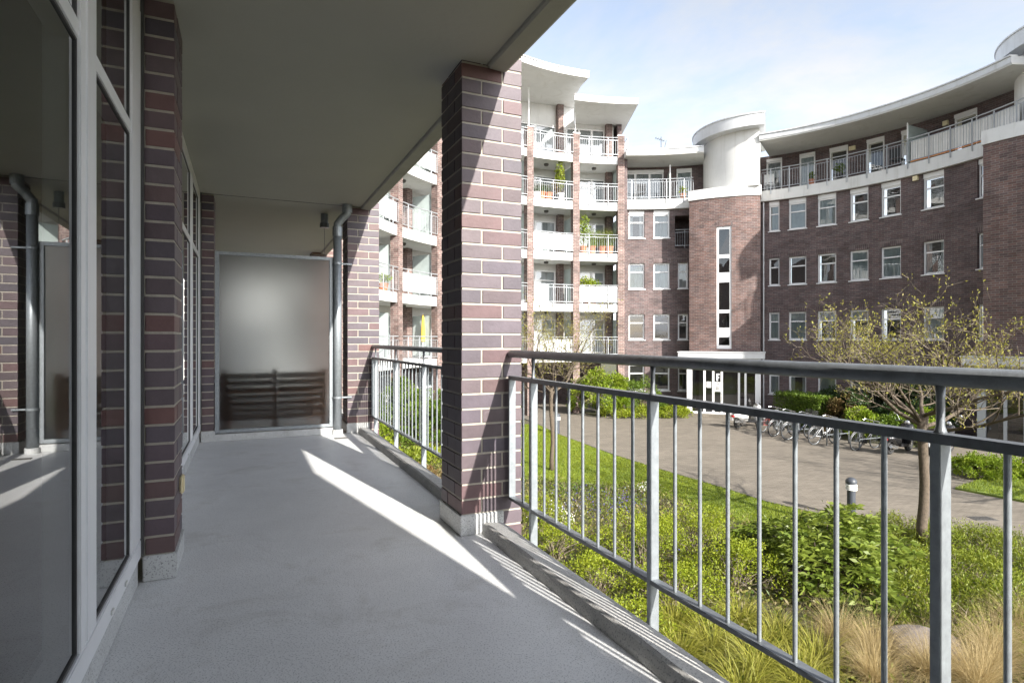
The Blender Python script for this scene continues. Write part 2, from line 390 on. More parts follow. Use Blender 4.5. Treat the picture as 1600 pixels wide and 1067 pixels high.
# --- brick mesh shared by every brick
def brick_mesh(l, d, h, name):
    bm = bmesh.new(); bmesh.ops.create_cube(bm, size=1)
    bmesh.ops.scale(bm, vec=(l, d, h), verts=bm.verts)
    bmesh.ops.bevel(bm, geom=list(bm.edges), offset=.0022, segments=1, affect='EDGES')
    me = bpy.data.meshes.new(name); bm.to_mesh(me); bm.free(); me.materials.append(M['brick']); return me
BM = brick_mesh(.24, .115, .0715, 'brick'); CH = .0833
def put_brick(parent, x, y, z, along_y=False, q=0.0):
    o = bpy.data.objects.new('brick', BM); COL.objects.link(o); o.parent = parent
    o.location = (x + random.uniform(-.0012, .0012), y + random.uniform(-.0012, .0012), z)
    o.rotation_euler = (random.uniform(-.004, .004), random.uniform(-.004, .004), (PI/2 if along_y else 0) + random.uniform(-.004, .004) + (PI if random.random() < .5 else 0))
    return o

def pillar(i, k0, k1, label, group='balcony pillars'):
    e = empty('brick_pillar', F(0, SP(i), 0), label, 'pillar', group, rz=TH)
    W_ = .365; a, b = .12, .0575
    z0 = .112
    for k in range(k0, k1):
        z = z0 + (k + .5) * CH
        if k % 2 == 0:   # left stretcher from the near inner corner, front stretcher to the outer corner
            put_brick(e, b, a, z, True); put_brick(e, W_-a, b, z); put_brick(e, W_-b, W_-a, z, True); put_brick(e, a, W_-b, z)
        else:
            put_brick(e, a, b, z); put_brick(e, W_-b, a, z, True); put_brick(e, W_-a, W_-b, z); put_brick(e, b, W_-a, z, True)
    mb = MB(); g = .0045
    mb.box((g, g, z0 + k0*CH), (W_-g, W_-g, z0 + k1*CH)); o = mb.build('mortar_core', M['mortar']); o.parent = e
    mb = MB(); mb.box((0, 0, GZ), (W_, W_, z0 + k0*CH)); mb.box((0, 0, z0 + k1*CH), (W_, W_, 8.0)); o = mb.build('shaft', M['colbrick'], uv=True); o.parent = e
    mb = MB(); p = .010
    mb.prism([(-p, -p), (.250, -p), (.250, W_+p), (-p, W_+p)], .001, .113)
    o = mb.build('plinth', M['plinth'], bevel=.004); o.parent = e
    return e
pillar(0, -8, 36, 'near brick pillar between the two railings, railing shadow on its lower part')
pillar(1, -8, 36, 'brick pillar beside the galvanised downpipe at the end of the balcony')
pillar(-1, -2, 33, 'brick pillar of the balcony bay behind the viewer', )
pillar(2, 10, 12, 'brick pillar of the neighbouring balcony beyond the frosted screen')

def pier(i, label):
    e = empty('brick_pier', F(-1.38, i*BAY - .0, 0), label, 'pier', 'brick piers between the windows', rz=TH)
    z0 = .112
    for k in range(0, 30):
        z = z0 + (k+.5)*CH
        if k % 2 == 0: put_brick(e, -.0575, .12, z, True); put_brick(e, -.12, .365-.0575, z)
        else: put_brick(e, -.12, .0575, z); put_brick(e, -.0575, .365-.12, z, True)
    g = .0045; mb = MB(); mb.box((-.36, g, .1), (-g, .365-g, H-.001)); o = mb.build('mortar_core', M['mortar']); o.parent = e
    mb = MB(); p = .009; mb.box((-.125, -p, .001), (p, .365+p, .113)); o = mb.build('plinth', M['plinth'], bevel=.004); o.parent = e
    return e
pier(0, 'dark brick pier beside the near window, small cream box low on it')
pier(1, 'narrow brick pier next to the frosted screen')
o = MB(); o.box((0, 0, 0), (.018, .075, .085)); 
ob = o.build('outlet_box', M['cream'], bevel=.006); ob.location = F(-1.378, .20, .33); ob.rotation_euler = (0, 0, TH)
tag(ob, 'small cream outlet box low on the dark brick pier', 'outlet')

# --- windows of the flat: frames, mullions, transoms, panes
def balcony_window(s0, s1, panes, label):
    uf = -1.505; e = empty('balcony_window', F(uf, (s0+s1)/2, 0), label, 'window', 'tall windows of the flat')
    def B(u0, u1, a, b, z0, z1, name, m, par=e, bev=.004):
        mb = MB(F); mb.box((u0, a, z0), (u1, b, z1)); return mb.build(name, m, par, bevel=bev)
    B(uf-.16, uf-.012, s0, s1, .001, .125, 'upstand', M['plinth'])
    B(uf-.09, uf, s0, s1, .126, .205, 'bottom_rail', M['upvc']); B(uf-.09, uf-.003, s0, s1, H-.10, H-.001, 'top_rail', M['upvc'])
    edges = [s0] + [x for p in panes for x in p] + [s1]
    for k in range(0, len(edges), 2):
        a, b = edges[k], edges[k+1]
        B(uf-.09, uf-.001, a, b, .206, H-.101, 'mullion', M['upvc'])
        if .15 < b-a < .21:                       # the rebate between the two leaves
            c = (a+b)/2; B(uf-.02, uf+.004, c-.045, c+.045, .212, H-.108, 'cover_strip', M['upvc'])
    for a, b in panes:
        for z0, z1 in ((.205, 1.915), (1.965, H-.10)):
            fr = MB(F); w_ = .010
            fr.box((uf-.020, a, z0), (uf-.010, a+w_, z1)); fr.box((uf-.020, b-w_, z0), (uf-.010, b, z1))
            fr.box((uf-.020, a+w_, z0), (uf-.010, b-w_, z0+w_)); fr.box((uf-.020, a+w_, z1-w_), (uf-.010, b-w_, z1))
            gk = fr.build('gasket', M['gasket'], e)
            mb = MB(F); mb.quad([(uf-.015, a+.006, z0+.01), (uf-.015, b-.006, z0+.01), (uf-.015, b-.006, z1-.01), (uf-.015, a+.006, z1-.01)])
            mb.build('pane', M['glass'], e)
        B(uf-.075, uf-.006, a-.002, b+.002, 1.912, 1.968, 'transom', M['upvc'])
    B(uf-.03, uf+.008, s1+.001, s1+(.036 if s1 < 0 else .03), .126, H-.002, 'sealant', M['gasket'], bev=.001)
    n = 0
    for a, b in panes:
        for q in (.35, .75):
            s = a + (b-a)*q; mb = MB(F); mb.box((uf, s-.02, .142), (uf+.006, s+.02, .160)); mb.build('drain_cap', M['white'], e, bevel=.005); n += 1
    return e
balcony_window(-3.46, -.045, [(-3.30, -2.85), (-2.65, -1.10), (-.905, -.265)], 'near tall white framed window reflecting the balcony')
balcony_window(.40, 3.915, [(.62, 1.25), (1.45, 2.70), (2.90, 3.70)], 'white framed window between the two brick piers')
mb = MB(F); mb.box((-1.75, 4.33, 0.002), (-1.55, 13.9, H-.002)); mb.box((-1.75, -11.9, .002), (-1.55, -3.47, H-.002)); tag(mb.build('own_balcony_wall', M['fbrick'], uv=True), kind='structure')
# the room behind the glass
mb = MB(F)
for q in ([(-6, -5, 0.1), (-1.66, -5, .1), (-1.66, 5, .1), (-6, 5, .1)], [(-6, -5, H), (-1.66, -5, H), (-1.66, 5, H), (-6, 5, H)], [(-6, -5, .1), (-6, 5, .1), (-6, 5, H), (-6, -5, H)],
          [(-6, -5, .1), (-1.66, -5, .1), (-1.66, -5, H), (-6, -5, H)], [(-6, 5, .1), (-1.66, 5, .1), (-1.66, 5, H), (-6, 5, H)]): mb.quad(q)
tag(mb.build('room_interior', M['room'], rec=False), kind='structure')

e = empty('privacy_screen', F(-.75, SP(-1), 0), 'unseen frosted screen added behind the viewer to block and spread sunlight', 'screen', 'frosted privacy screens')  # added out of view: stops a stray sun patch, brightens the balcony
mb = MB(F); mb.box((-1.48, SP(-1)-.06, .10), (-.03, SP(-1)-.052, 2.005)); mb.build('frosted_pane', M['opal'], e)
for a, b in (((-1.50, .085), (-1.46, 2.022)), ((-.045, .001), (.05, 2.3)), ((-1.46, 1.985), (-.045, 2.022)), ((-1.46, .001), (-.045, .122))):  # outer post widened past the pillar edge to block a sun streak
    mb = MB(F); mb.box((a[0], SP(-1)-.08, a[1]), (b[0], SP(-1)-.012, b[1])); mb.build('frame', M['galv'], e)
# --- railings
def railing(s0, s1, posts, label):
    U = .29; e = empty('balcony_railing', F(U, s0, 0), label, 'railing', 'galvanised balcony railings')
    HR = 1.0; zt = .877; zb = .195
    mb = MB(F); mb.path([(U, s0, HR), (U, (s0+s1)/2, HR), (U, s1, HR)], .0212, 16); mb.build('handrail', M['rail'], e, smooth=True)
    mb = MB(F); mb.box((U-.02, s0, zt-.022), (U+.02, s1, zt)); mb.build('middle_rail', M['rail'], e, bevel=.002)
    mb = MB(F); mb.box((U-.02, s0, zb-.016), (U+.02, s1, zb)); mb.build('bottom_rail', M['rail'], e, bevel=.002)
    for s in (s0+.01, s1-.01):
        mb = MB(F); mb.box((U-.02, s-.0055, zb), (U+.02, s+.0055, zt-.022)); mb.build('end_bar', M['galv'], e, bevel=.0015)
    for s in posts:
        mb = MB(F); mb.box((U-.0205, s-.011, -.34), (U+.0205, s+.011, zt-.021)); p = mb.build('post', M['galv'], e, bevel=.002)
        mb = MB(F); mb.path([(U, s, zt-.001), (U, s, zt+.006), (U, s, zt+.016), (U, s, .95), (U, s, HR-.018)], [.014, .0115, .0085, .0085, .010], 10); mb.build('stub', M['rail'], p, smooth=True)
        mb = MB(F); mb.box((UE-.004, s-.035, -.32), (U-.0205, s+.035, -.08)); mb.build('foot_plate', M['galv'], p)
    s = min(posts) - .125*12; 
    allp = sorted(posts)
    k = 0; bars = []
    b = allp[0]
    while b > s0: b -= .125
    while b < s1:
        if b > s0 + .04 and b < s1 - .04 and all(abs(b-p) > .03 for p in allp): bars.append(b)
        b += .125
    src = MB(); src.path([(0, 0, zb-.002), (0, 0, zt-.02)], .0068, 8, cap=False); me = None
    for b in bars:
        if me is None:
            o = src.build('bar', M['galv'], smooth=True); me = o.data
        else:
            o = bpy.data.objects.new('bar', me); COL.objects.link(o)
        o.location = F(U, b, 0); put(o, e)
    return e
railing(-3.10, -.022, [-2.302, -1.302, -.302], 'dark handrail and galvanised railing in front of the courtyard path')
railing(.38, 3.928, [.78, 1.78, 2.78, 3.78], 'railing between the near pillar and the pillar beside the downpipe')

# --- frosted privacy screen
e = empty('privacy_screen', F(-.75, BAY, 0), 'frosted glass privacy screen in a galvanised frame across the balcony end', 'screen', 'frosted privacy screens')
ss = BAY + .02
mb = MB(F); mb.box((-1.345, ss, .10), (-.185, ss+.008, 2.005)); mb.build('frosted_pane', M['frost'], e)
for nm, a, b in (('frame_post', (-1.372, .085), (-1.330, 2.022)), ('frame_post', (-.200, .085), (-.158, 2.022)), ('frame_top', (-1.330, 1.985), (-.200, 2.022)), ('frame_bottom', (-1.330, .085), (-.200, .122))):
    mb = MB(F); mb.box((a[0], ss-.022, a[1]), (b[0], ss+.03, b[1])); mb.build(nm, M['galv'], e, bevel=.003)
for u in (-1.365, -.165):
    mb = MB(F); mb.box((u-.02, ss+.0, .62), (u+.02, ss+.012, .66)); mb.build('bracket', M['galv'], e)
mb = MB(F); mb.box((-1.375, ss-.03, .001), (-.16, ss+.09, .075)); tag(mb.build('screen_kerb', M['plinth'], bevel=.006), kind='structure')
# neighbour's slatted wooden bench, blurred behind the screen
e = empty('wooden_bench', F(-.85, BAY+.45, 0), 'brown slatted wooden bench blurred behind the frosted screen', 'bench')
for k in range(7):
    z = .17 + k*.078
    for a, b in ((-1.34, -.79), (-.73, -.19)):
        mb = MB(F); mb.box((a, BAY+.36, z), (b, BAY+.385, z+.063)); mb.build('slat', M['wood'], e, bevel=.004)
for u in (-1.30, -.785, -.25):
    mb = MB(F); mb.box((u, BAY+.386, .0), (u+.05, BAY+.43, .74)); mb.build('leg', M['wood'], e)
for k in range(4):
    mb = MB(F); mb.box((-1.30, BAY+.65+k*.095, .40), (-.28, BAY+.73+k*.095, .425)); mb.build('seat_slat', M['wood'], e, bevel=.004)
for u in (-1.27, -.33):
    mb = MB(F); mb.box((u, BAY+.97, 0), (u+.05, BAY+1.02, .40)); mb.build('leg', M['wood'], e)

# --- downpipe with offset, and the neighbour's
def downpipe(u, s, label, full=True):
    e = empty('downpipe', F(u, s, 0), label, 'pipe', 'galvanised downpipes'); r = .047
    mb = MB(F); mb.path([(u, s, .04), (u, s, 2.30)], r, 18); mb.build('pipe', M['galv'], e, smooth=True)
    mb = MB(F); mb.path([(u, s, .001), (u, s, .055)], r+.014, 18); mb.build('foot', M['plinth'], e)
    mb = MB(F); mb.path([(u, s, 2.26), (u, s, 2.37)], r+.008, 18); mb.build('socket', M['galv'], e, smooth=False)
    mb = MB(F); mb.path([(u, s, 2.34), (u+.0, s, 2.40), (u+.05, s-.03, 2.47), (u+.10, s-.06, 2.52), (u+.10, s-.06, 2.60)], r-.002, 18); mb.build('elbow', M['galv'], e, smooth=True)
    mb = MB(F); mb.path([(u+.10, s-.06, 2.53), (u+.10, s-.06, 2.619)], r+.009, 18); mb.build('collar', M['galv'], e)
    for z in (.42, 1.95):
        mb = MB(F); mb.path([(u, s, z-.012), (u, s, z+.012)], r+.005, 18); mb.box((u+r, s-.008, z-.008), (u+.16, s+.008, z+.008)); mb.build('clamp', M['galv'], e)
    return e
downpipe(-.115, BAY-.02, 'galvanised downpipe with an elbow under the ceiling beside the frosted screen')
mb = MB(F)
e = empty('gutter_outlet', F(-.20, BAY+.6, 2.6), 'short rain outlet pipe under the ceiling behind the downpipe', 'pipe')
mb = MB(F); mb.path([(-.19, BAY+.55, 2.50), (-.19, BAY+.55, 2.618)], .045, 14); mb.build('pipe', M['galv'], e)
mb = MB(F); mb.path([(-.19, BAY+.55, 2.45), (-.19, BAY+.55, 2.505)], .055, 14); mb.build('collar', M['rail'], e)
mb = MB(F); mb.path([(-.19, BAY+.545, 2.45), (-.19, BAY+.545, 2.0)], .003, 5); mb.build('chain', M['rail'], e)
mb = MB(F); mb.box((-.19, BAY-.36, .001), (-.05, BAY-.30, .006)); tag(mb.build('floor_drain', M['iron']), 'flat floor drain at the foot of the downpipe', 'drain')

# ------------------------------------------------------------------ courtyard ring of buildings: polar frame
CX, CY = 6.51, 20.32; RW = 12.0
def pol(th, r, z): return Vector((CX + r*math.cos(th), CY + r*math.sin(th), z))
def th_px(px, r=RW):                    # angle where the line of sight of a photo column meets the circle r (far side)
    k = (px-800)/FPX
    a = k*k+1; b = -2*(k*CX+CY); c = CX*CX+CY*CY-r*r
    Y = (-b+math.sqrt(b*b-4*a*c))/(2*a); return math.atan2(Y-CY, k*Y-CX)
def Y_px(px, r):
    k = (px-800)/FPX; a = k*k+1; b = -2*(k*CX+CY); c = CX*CX+CY*CY-r*r
    return (-b+math.sqrt(b*b-4*a*c))/(2*a)
def cyl(r0):                            # surface map: t runs to the right along the wall, d into the wall
    return lambda t, z, d: pol(PI - t/r0, r0 + d, z)
def t_of(th, r0): return (PI - th) * r0
def z_at(py, px, r): return EYE - (py-530.8)/FPX*Y_px(px, r)

def facade(mb, f, t0, t1, z0, z1, openings, depth=.12, step=.6):
    ts = {round(t0, 4), round(t1, 4)}; zs = {round(z0, 4), round(z1, 4)}
    for a, b, c, d in openings: ts |= {round(a, 4), round(b, 4)}; zs |= {round(c, 4), round(d, 4)}
    ts = sorted(t for t in ts if t0-1e-3 <= t <= t1+1e-3); zs = sorted(zs)
    full = []
    for a, b in zip(ts, ts[1:]):
        n = max(1, int(math.ceil((b-a)/step))); full += [a+(b-a)*k/n for k in range(n)]
    full.append(ts[-1])
    for a, b in zip(full, full[1:]):
        for c, d in zip(zs, zs[1:]):
            tm, zm = (a+b)/2, (c+d)/2
            if any(o[0] < tm < o[1] and o[2] < zm < o[3] for o in openings): continue
            mb.quad([f(a, c, 0), f(b, c, 0), f(b, d, 0), f(a, d, 0)], [(a, c), (b, c), (b, d), (a, d)])
    for a, b, c, d in openings:
        for q in ([(a, c), (a, d)], [(b, c), (b, d)], [(a, c), (b, c)], [(a, d), (b, d)]):
            (ta, za), (tb, zb) = q
            mb.quad([f(ta, za, 0), f(tb, zb, 0), f(tb, zb, depth), f(ta, za, depth)], [(ta, za), (tb+.001, zb), (tb+depth, zb), (ta+depth, za)])

def arc_slab(mb, ra, rb, tha, thb, z0, z1, step=math.radians(2.5), ra2=None, rb2=None):
    ra2 = ra if ra2 is None else ra2; rb2 = rb if rb2 is None else rb2; ra1, rb1 = ra, rb
    n = max(1, int(abs(thb-tha)/step)+1); rows = []
    for k in range(n+1):
        th = tha+(thb-tha)*k/n; ra = ra1+(ra2-ra1)*k/n; rb = rb1+(rb2-rb1)*k/n
        rows.append(mb.add([pol(th, ra, z0), pol(th, rb, z0), pol(th, rb, z1), pol(th, ra, z1)]))
    for k in range(n):
        a, b = rows[k], rows[k+1]
        for q in range(4): mb.f.append((a+q, a+(q+1) % 4, b+(q+1) % 4, b+q))
    mb.f.append(tuple(rows[0]+q for q in range(4))); mb.f.append(tuple(rows[-1]+q for q in reversed(range(4))))

def local(f, t0, t1, d):               # flat frame of an opening: a along, z, q into the wall
    p0, p1 = f(t0, 0, d), f(t1, 0, d); e = (p1-p0); e.normalize()
    nrm = Vector((-e.y, e.x, 0)); 
    if nrm.dot(f((t0+t1)/2, 0, d+.5) - f((t0+t1)/2, 0, d)) < 0: nrm = -nrm
    return (lambda a, q, z: p0 + e*a + nrm*q + Vector((0, 0, z))), (p1-p0).length

def far_window(parent, f, t0, t1, z0, z1, look='dark', d=.10, transom=.66, shutter=0.0, sill=True, name='window', fw=.075, leaves=1, fm='fwhite'):
    X, w_ = local(f, t0, t1, d); h0 = z1 - shutter
    mb = MB(X)
    if shutter: mb.box((.005, -.05, h0), (w_-.005, .04, z1-.004))
    mb.box((.003, 0, z0+.003), (fw, .07, h0-.002)); mb.box((w_-fw, 0, z0+.003), (w_-.003, .07, h0-.002))
    mb.box((fw, 0, z0+.003), (w_-fw, .07, z0+fw)); mb.box((fw, 0, h0-fw), (w_-fw, .07, h0-.002))
    zt = z0 + (h0-z0)*transom if transom else None
    if zt: mb.box((fw, .006, zt-.028), (w_-fw, .064, zt+.028))
    cuts = [fw]
    for k in range(1, leaves):
        c = w_*k/leaves; mb.box((c-.06, .003, z0+fw), (c+.06, .067, h0-fw)); cuts += [c-.06, c+.06]
    cuts.append(w_-fw)
    o = mb.build(name, M[fm], parent)
    for k in range(0, len(cuts), 2):
        for za, zb in ([(z0+fw, zt-.028), (zt+.028, h0-fw)] if zt else [(z0+fw, h0-fw)]):
            q = MB(X); j = random.uniform(-.006, .006)
            q.quad([(cuts[k], .035+j, za), (cuts[k+1], .035-j, za), (cuts[k+1], .035-j*.5, zb), (cuts[k], .035+j*.5, zb)]); q.build('pane', M['fglass'], o, rec=False)
    lk = look
    q = MB(X)
    if lk in ('curtain', 'green', 'half'):
        zlo = z0+.02 if lk != 'half' else (zt or (z0+z1)/2)
        n = max(6, int(w_/.06)); pts = [(fw*.4 + (w_-fw*.8)*k/n, .115 + .018*math.sin(k*1.9+random.random())) for k in range(n+1)]
        for (a, qa), (b, qb) in zip(pts, pts[1:]): q.quad([(a, qa, zlo), (b, qb, zlo), (b, qb, h0-.02), (a, qa, h0-.02)])
        q.build('curtain', M['curtg' if lk == 'green' else 'curt'], o, rec=False, smooth=True)
        if lk == 'half':
            q = MB(X); q.box((.0, .5, z0), (w_, .52, h0)); q.build('unlit_room_panel', M['dark'], o)
    elif lk == 'sheer':                 # side curtains with a dark middle
        for a0, a1 in ((fw*.5, w_*.3), (w_*.72, w_-fw*.5)):
            n = 6
            for k in range(n):
                a = a0+(a1-a0)*k/n; b = a0+(a1-a0)*(k+1)/n
                q.quad([(a, .12+.02*(k % 2), z0+.02), (b, .12+.02*((k+1) % 2), z0+.02), (b, .12+.02*((k+1) % 2), h0-.02), (a, .12+.02*(k % 2), h0-.02)])
        q.build('curtain', M['curt'], o, rec=False)
        q = MB(X); q.box((.0, .5, z0), (w_, .52, h0)); q.build('unlit_room_panel', M['dark'], o)
    else:
        q.box((.0, .45, z0), (w_, .47, h0)); q.build('unlit_room_panel', M['dark'], o)  # dark sheet behind the panes in place of a shaded room
    if sill:
        q = MB(X); q.box((-.04, -d-.05, z0-.045), (w_+.04, .0, z0-.002)); q.build('sill', M['fwhite'], o)
    return o

def far_rail(parent, f, t0, t1, zf, d=0.0, h=1.0, post=.85, bar=.12, foot=.22, n_bars=True, endpost=True):
    step = .5; n = max(1, int((t1-t0)/step)); pts = [t0+(t1-t0)*k/n for k in range(n+1)]
    mb = MB()
    mb.path([f(t, zf+h, d) for t in pts], .024, 6)
    mb.path([f(t, zf+h-.14, d) for t in pts], .014, 4); mb.path([f(t, zf+.10, d) for t in pts], .016, 4)
    o = mb.build('railing', M['fsteel'], parent)
    npost = max(1, round((t1-t0)/post))
    for k in range(npost):
        t = t0+(t1-t0)*(k+.5)/npost
        mb = MB(); mb.path([f(t, zf-foot, d), f(t, zf+h, d)], .024, 4); mb.build('post', M['fsteel'], o)
    nb = int((t1-t0)/bar); mb = MB()
    for k in range(nb+1):
        t = t0+(t1-t0)*k/max(1, nb); mb.path([f(t, zf+.10, d), f(t, zf+h-.14, d)], .0075, 4, cap=False)
    mb.build('railing_bars', M['fsteel'], o)
    return o

# ---------- building with balconies (columns at r = 11.9)
RC = 11.9
cols = [th_px(969, RC), th_px(898, RC), th_px(825, RC)]
t1_, t2_ = th_px(681, RC), th_px(617, RC)
cols += [cols[2] + (t1_-cols[2])*.5, t1_, t2_, t2_+(t2_-t1_), t2_+2*(t2_-t1_)]
bl = empty('balcony_building', pol(cols[2], 13, GZ), 'tall brick apartment building with white balconies and swept roofs', 'building')
slabz = [(-.10, .22), (2.58, 2.98), (5.27, 5.69), (8.0, 8.42), (10.5, 10.9)]
fb = cyl(11.62); fback = cyl(13.5)
LOOK = {}
for bi in range(len(cols)-1):
    tha, thb = cols[bi+1], cols[bi]                    # from left to right in the picture: tha > thb
    ha = .20/RC
    fa, fb_ = tha-ha, thb+ha
    nbay = len(cols)-1
    top = 4
    for k, (za, zb) in enumerate(slabz):
        mb = MB(); arc_slab(mb, 11.70, 13.5, tha, thb, za, zb); sl = mb.build('balcony_slab', M['white'], bl)
        zc = slabz[k+1][0] if k < 4 else (14.1 if bi >= 1 else 13.2)
        r0 = 11.64
        far_rail(bl, cyl(r0), t_of(fa, r0), t_of(fb_, r0), zb, h=1.0)
        # back wall with door windows
        f = fback; ta, tb = t_of(tha, 13.5), t_of(thb, 13.5); wdt = tb-ta
        if k < 4:
            ops = [(ta+.12, tb-.52, zb+.10, zc-.36)]
        else:
            ops = [(ta+.12, tb-.52, zb+.10, 12.95)]
        wb = MB(); facade(wb, f, ta, tb, zb, zc, ops, .1); 
        w_o = wb.build('back_wall', M['soffit'] if k < 4 else M['white'], bl)
        look = random.choice(['dark', 'sheer', 'dark', 'dark', 'dark'])
        if k == 4: look = 'dark'
        far_window(bl, f, *ops[0], look=look, transom=.70 if k < 4 else 0, leaves=2 if bi != 0 else 3, sill=False, name='balcony_door', d=.02)
        # brick pier against the back wall
        mb = MB(); a = thb + .50/13.5; b = thb + .14/13.5
        arc_slab(mb, 13.2, 13.55, a, b, zb, zc); mb.build('back_pier', M['colbrick'], bl, uv=True)
        # dividing screen
        if k < 4:
            mb = MB(); arc_slab(mb, 12.15, 13.2, thb+.10/12.6, thb+.06/12.6, zb+.12, zb+1.95); mb.build('divider', M['frost_far'] if 'frost_far' in M else M['curtg'], bl)
            mb = MB(); c = pol((tha+thb)/2, 12.5, zc-.05); mb.lathe([(.001, .05), (.12, .05), (.13, .0), (.10, -.06), (.001, -.07)], c, 10); mb.build('ceiling_lamp', M['iron'], bl)
# columns
for i, th in enumerate(cols):
    mb = MB(lambda x, y, z, th=th: pol(th, RC+y, z) + Vector((math.sin(th), -math.cos(th), 0))*x)
    mb.box((-.1825, -.26, GZ), (.1825, .105, 12.0)); o = mb.build('column', M['colbrick'], bl, uv=True)
    mb = MB(lambda x, y, z, th=th: pol(th, RC+y, z) + Vector((math.sin(th), -math.cos(th), 0))*x)
    mb.box((-.20, -.28, 12.001), (.20, .125, 12.05)); mb.build('column_cap', M['roofedge'], o)
    if i > 0:
        mb = MB(); mb.path([pol(th, RC-.08, 12.04), pol(th, RC-.08, 14.12 if i > 1 else 14.12)], .035, 8); mb.build('pole', M['fwhite'], o)
# roofs
def roof(parent, ra, rb, tha, thb, z0, z1, soff=True, ra2=None):
    r2 = ra if ra2 is None else ra2
    mb = MB(); arc_slab(mb, ra+.03, rb, tha, thb, z0, z0+.06, ra2=r2+.03); mb.build('soffit', M['soffit'], parent)
    mb = MB(); arc_slab(mb, ra, rb+.01, tha, thb, z0+.061, z1, ra2=r2); o = mb.build('roof', M['roofedge'], parent)
    mb = MB(); arc_slab(mb, ra-.05, ra+.25, tha, thb, z1+.001, z1+.05, ra2=r2-.05, rb2=r2+.25); mb.build('roof_trim', M['roofedge'], o)
    return o
roof(bl, 9.65, 18, cols[-1], cols[1]+.012, 14.1, 14.36)
mb = MB(); q_ = cols[1]+.0121; poly = [pol(q_, 9.65, 0).to_tuple()[:2], (3.66, 29.6), (3.38, 32.0), (3.95, 37.8), pol(q_, 18, 0).to_tuple()[:2]]
mb.prism(poly, 14.101, 14.359); mb.build('roof_end', M['soffit'], bl)
mb = MB(); arc_slab(mb, 13.5, 13.7, cols[1], th_px(896, 13.5), 13.19, 14.1); mb.build('upper_wall', M['white'], bl)
tl, tr = th_px(898, 10.3), cols[0]-.055
def r2poly(r): return [pol(tl+(tr-tl)*k/10, r, 0).to_tuple()[:2] for k in range(11)] + [pol(tr, 18, 0).to_tuple()[:2], (4.05, 38.2)]
mb = MB(); mb.prism(r2poly(10.33), 13.2, 13.26); mb.build('soffit', M['soffit'], bl)
mb = MB(); mb.prism(r2poly(10.3), 13.261, 13.44); o = mb.build('roof', M['roofedge'], bl)
mb = MB(); mb.prism(r2poly(10.25), 13.441, 13.49); mb.build('roof_trim', M['roofedge'], o)
# ground floor: undercroft between the right bays, walls elsewhere
mb = MB(); facade(mb, cyl(17.0), t_of(cols[3], 17), t_of(cols[0], 17), GZ, -.1, [], .1); mb.build('undercroft_wall', M['fbrick'], bl, uv=True)
f = cyl(13.3)
for bi in range(3, len(cols)-1):
    ta, tb = t_of(cols[bi+1], 13.3), t_of(cols[bi], 13.3); op = (ta+.3, tb-.5, GZ+.2, -.45)
    mb = MB(); facade(mb, f, ta, tb, GZ, -.1, [op], .1); mb.build('ground_floor_wall', M['fbrick'], bl, uv=True)
    far_window(bl, f, *op, look='curtain', leaves=2, sill=False, name='garden_door', d=.02)
# side wall and body behind (closes the storeys)
mb = MB(); arc_slab(mb, 13.62, 18, cols[-1], cols[0], -.1, 13.1); mb.build('core', M['white'], bl)
mb = MB(); arc_slab(mb, 11.75, 13.6, cols[0]-.012, cols[0]-.030, -.1, 10.9); mb.build('end_wall', M['fbrick'], bl, uv=True)
mb = MB(); arc_slab(mb, 13.2, 18, cols[0]-.012, cols[0]-.030, 10.9, 13.19); mb.build('end_wall', M['fbrick'], bl, uv=True)
r0 = 11.64
mb = MB(); X = [pol(cols[0]-.03, r, 11.9) for r in (11.64, 13.2)]; mb.path(X, .024, 6)
for r in np.linspace(11.64, 13.2, 13): mb.path([pol(cols[0]-.03, r, 10.9), pol(cols[0]-.03, r, 11.9)], .009, 4)
mb.build('side_railing', M['fsteel'], bl)
# cloths tied to railings: separate things
def rail_cloth(bi, k, label, h=.78, wave=.012, m='cloth', span=(0, 1)):
    tha, thb = cols[bi+1]-.22/RC, cols[bi]+.22/RC; r = 11.69; zb = slabz[k][1]
    a, b = t_of(tha, r), t_of(thb, r); a, b = a+(b-a)*span[0], a+(b-a)*span[1]
    mb = MB(); n = 40; f = cyl(r); rows = []
    for q in range(n+1):
        t = a+(b-a)*q/n; dd = wave*math.sin(q*1.3)
        sag = .03*math.sin(q*.55+bi)
        rows.append(mb.add([f(t, zb+.09+abs(sag), dd), f(t, zb+h+.10+sag*.4, dd*.5), f(t, zb+h+.10+sag*.4, dd*.5+.008), f(t, zb+.09+abs(sag), dd+.008)]))
    for q in range(n):
        x, y = rows[q], rows[q+1]
        for j in range(4): mb.f.append((x+j, x+(j+1) % 4, y+(j+1) % 4, y+j))
    o = mb.build('railing_cloth', M[m], smooth=False); return tag(o, label, 'cloth', 'white cloths tied behind balcony railings')
rail_cloth(1, 2, 'white cloth behind the balcony railing above the potted trees tops', h=.85)
rail_cloth(0, 1, 'white cloth behind railing of the balcony with the bushy planter', h=.85)
rail_cloth(4, 1, 'white cloth with flowers along its top, balcony above the yellow parasol')
rail_cloth(4, 3, 'white cloth on the high balcony just under the ceiling edge')
rail_cloth(1, 0, 'white cloth on the low balcony behind the small tree')
rail_cloth(5, 2, 'white cloth on the narrow balcony strip beside the end pillar')

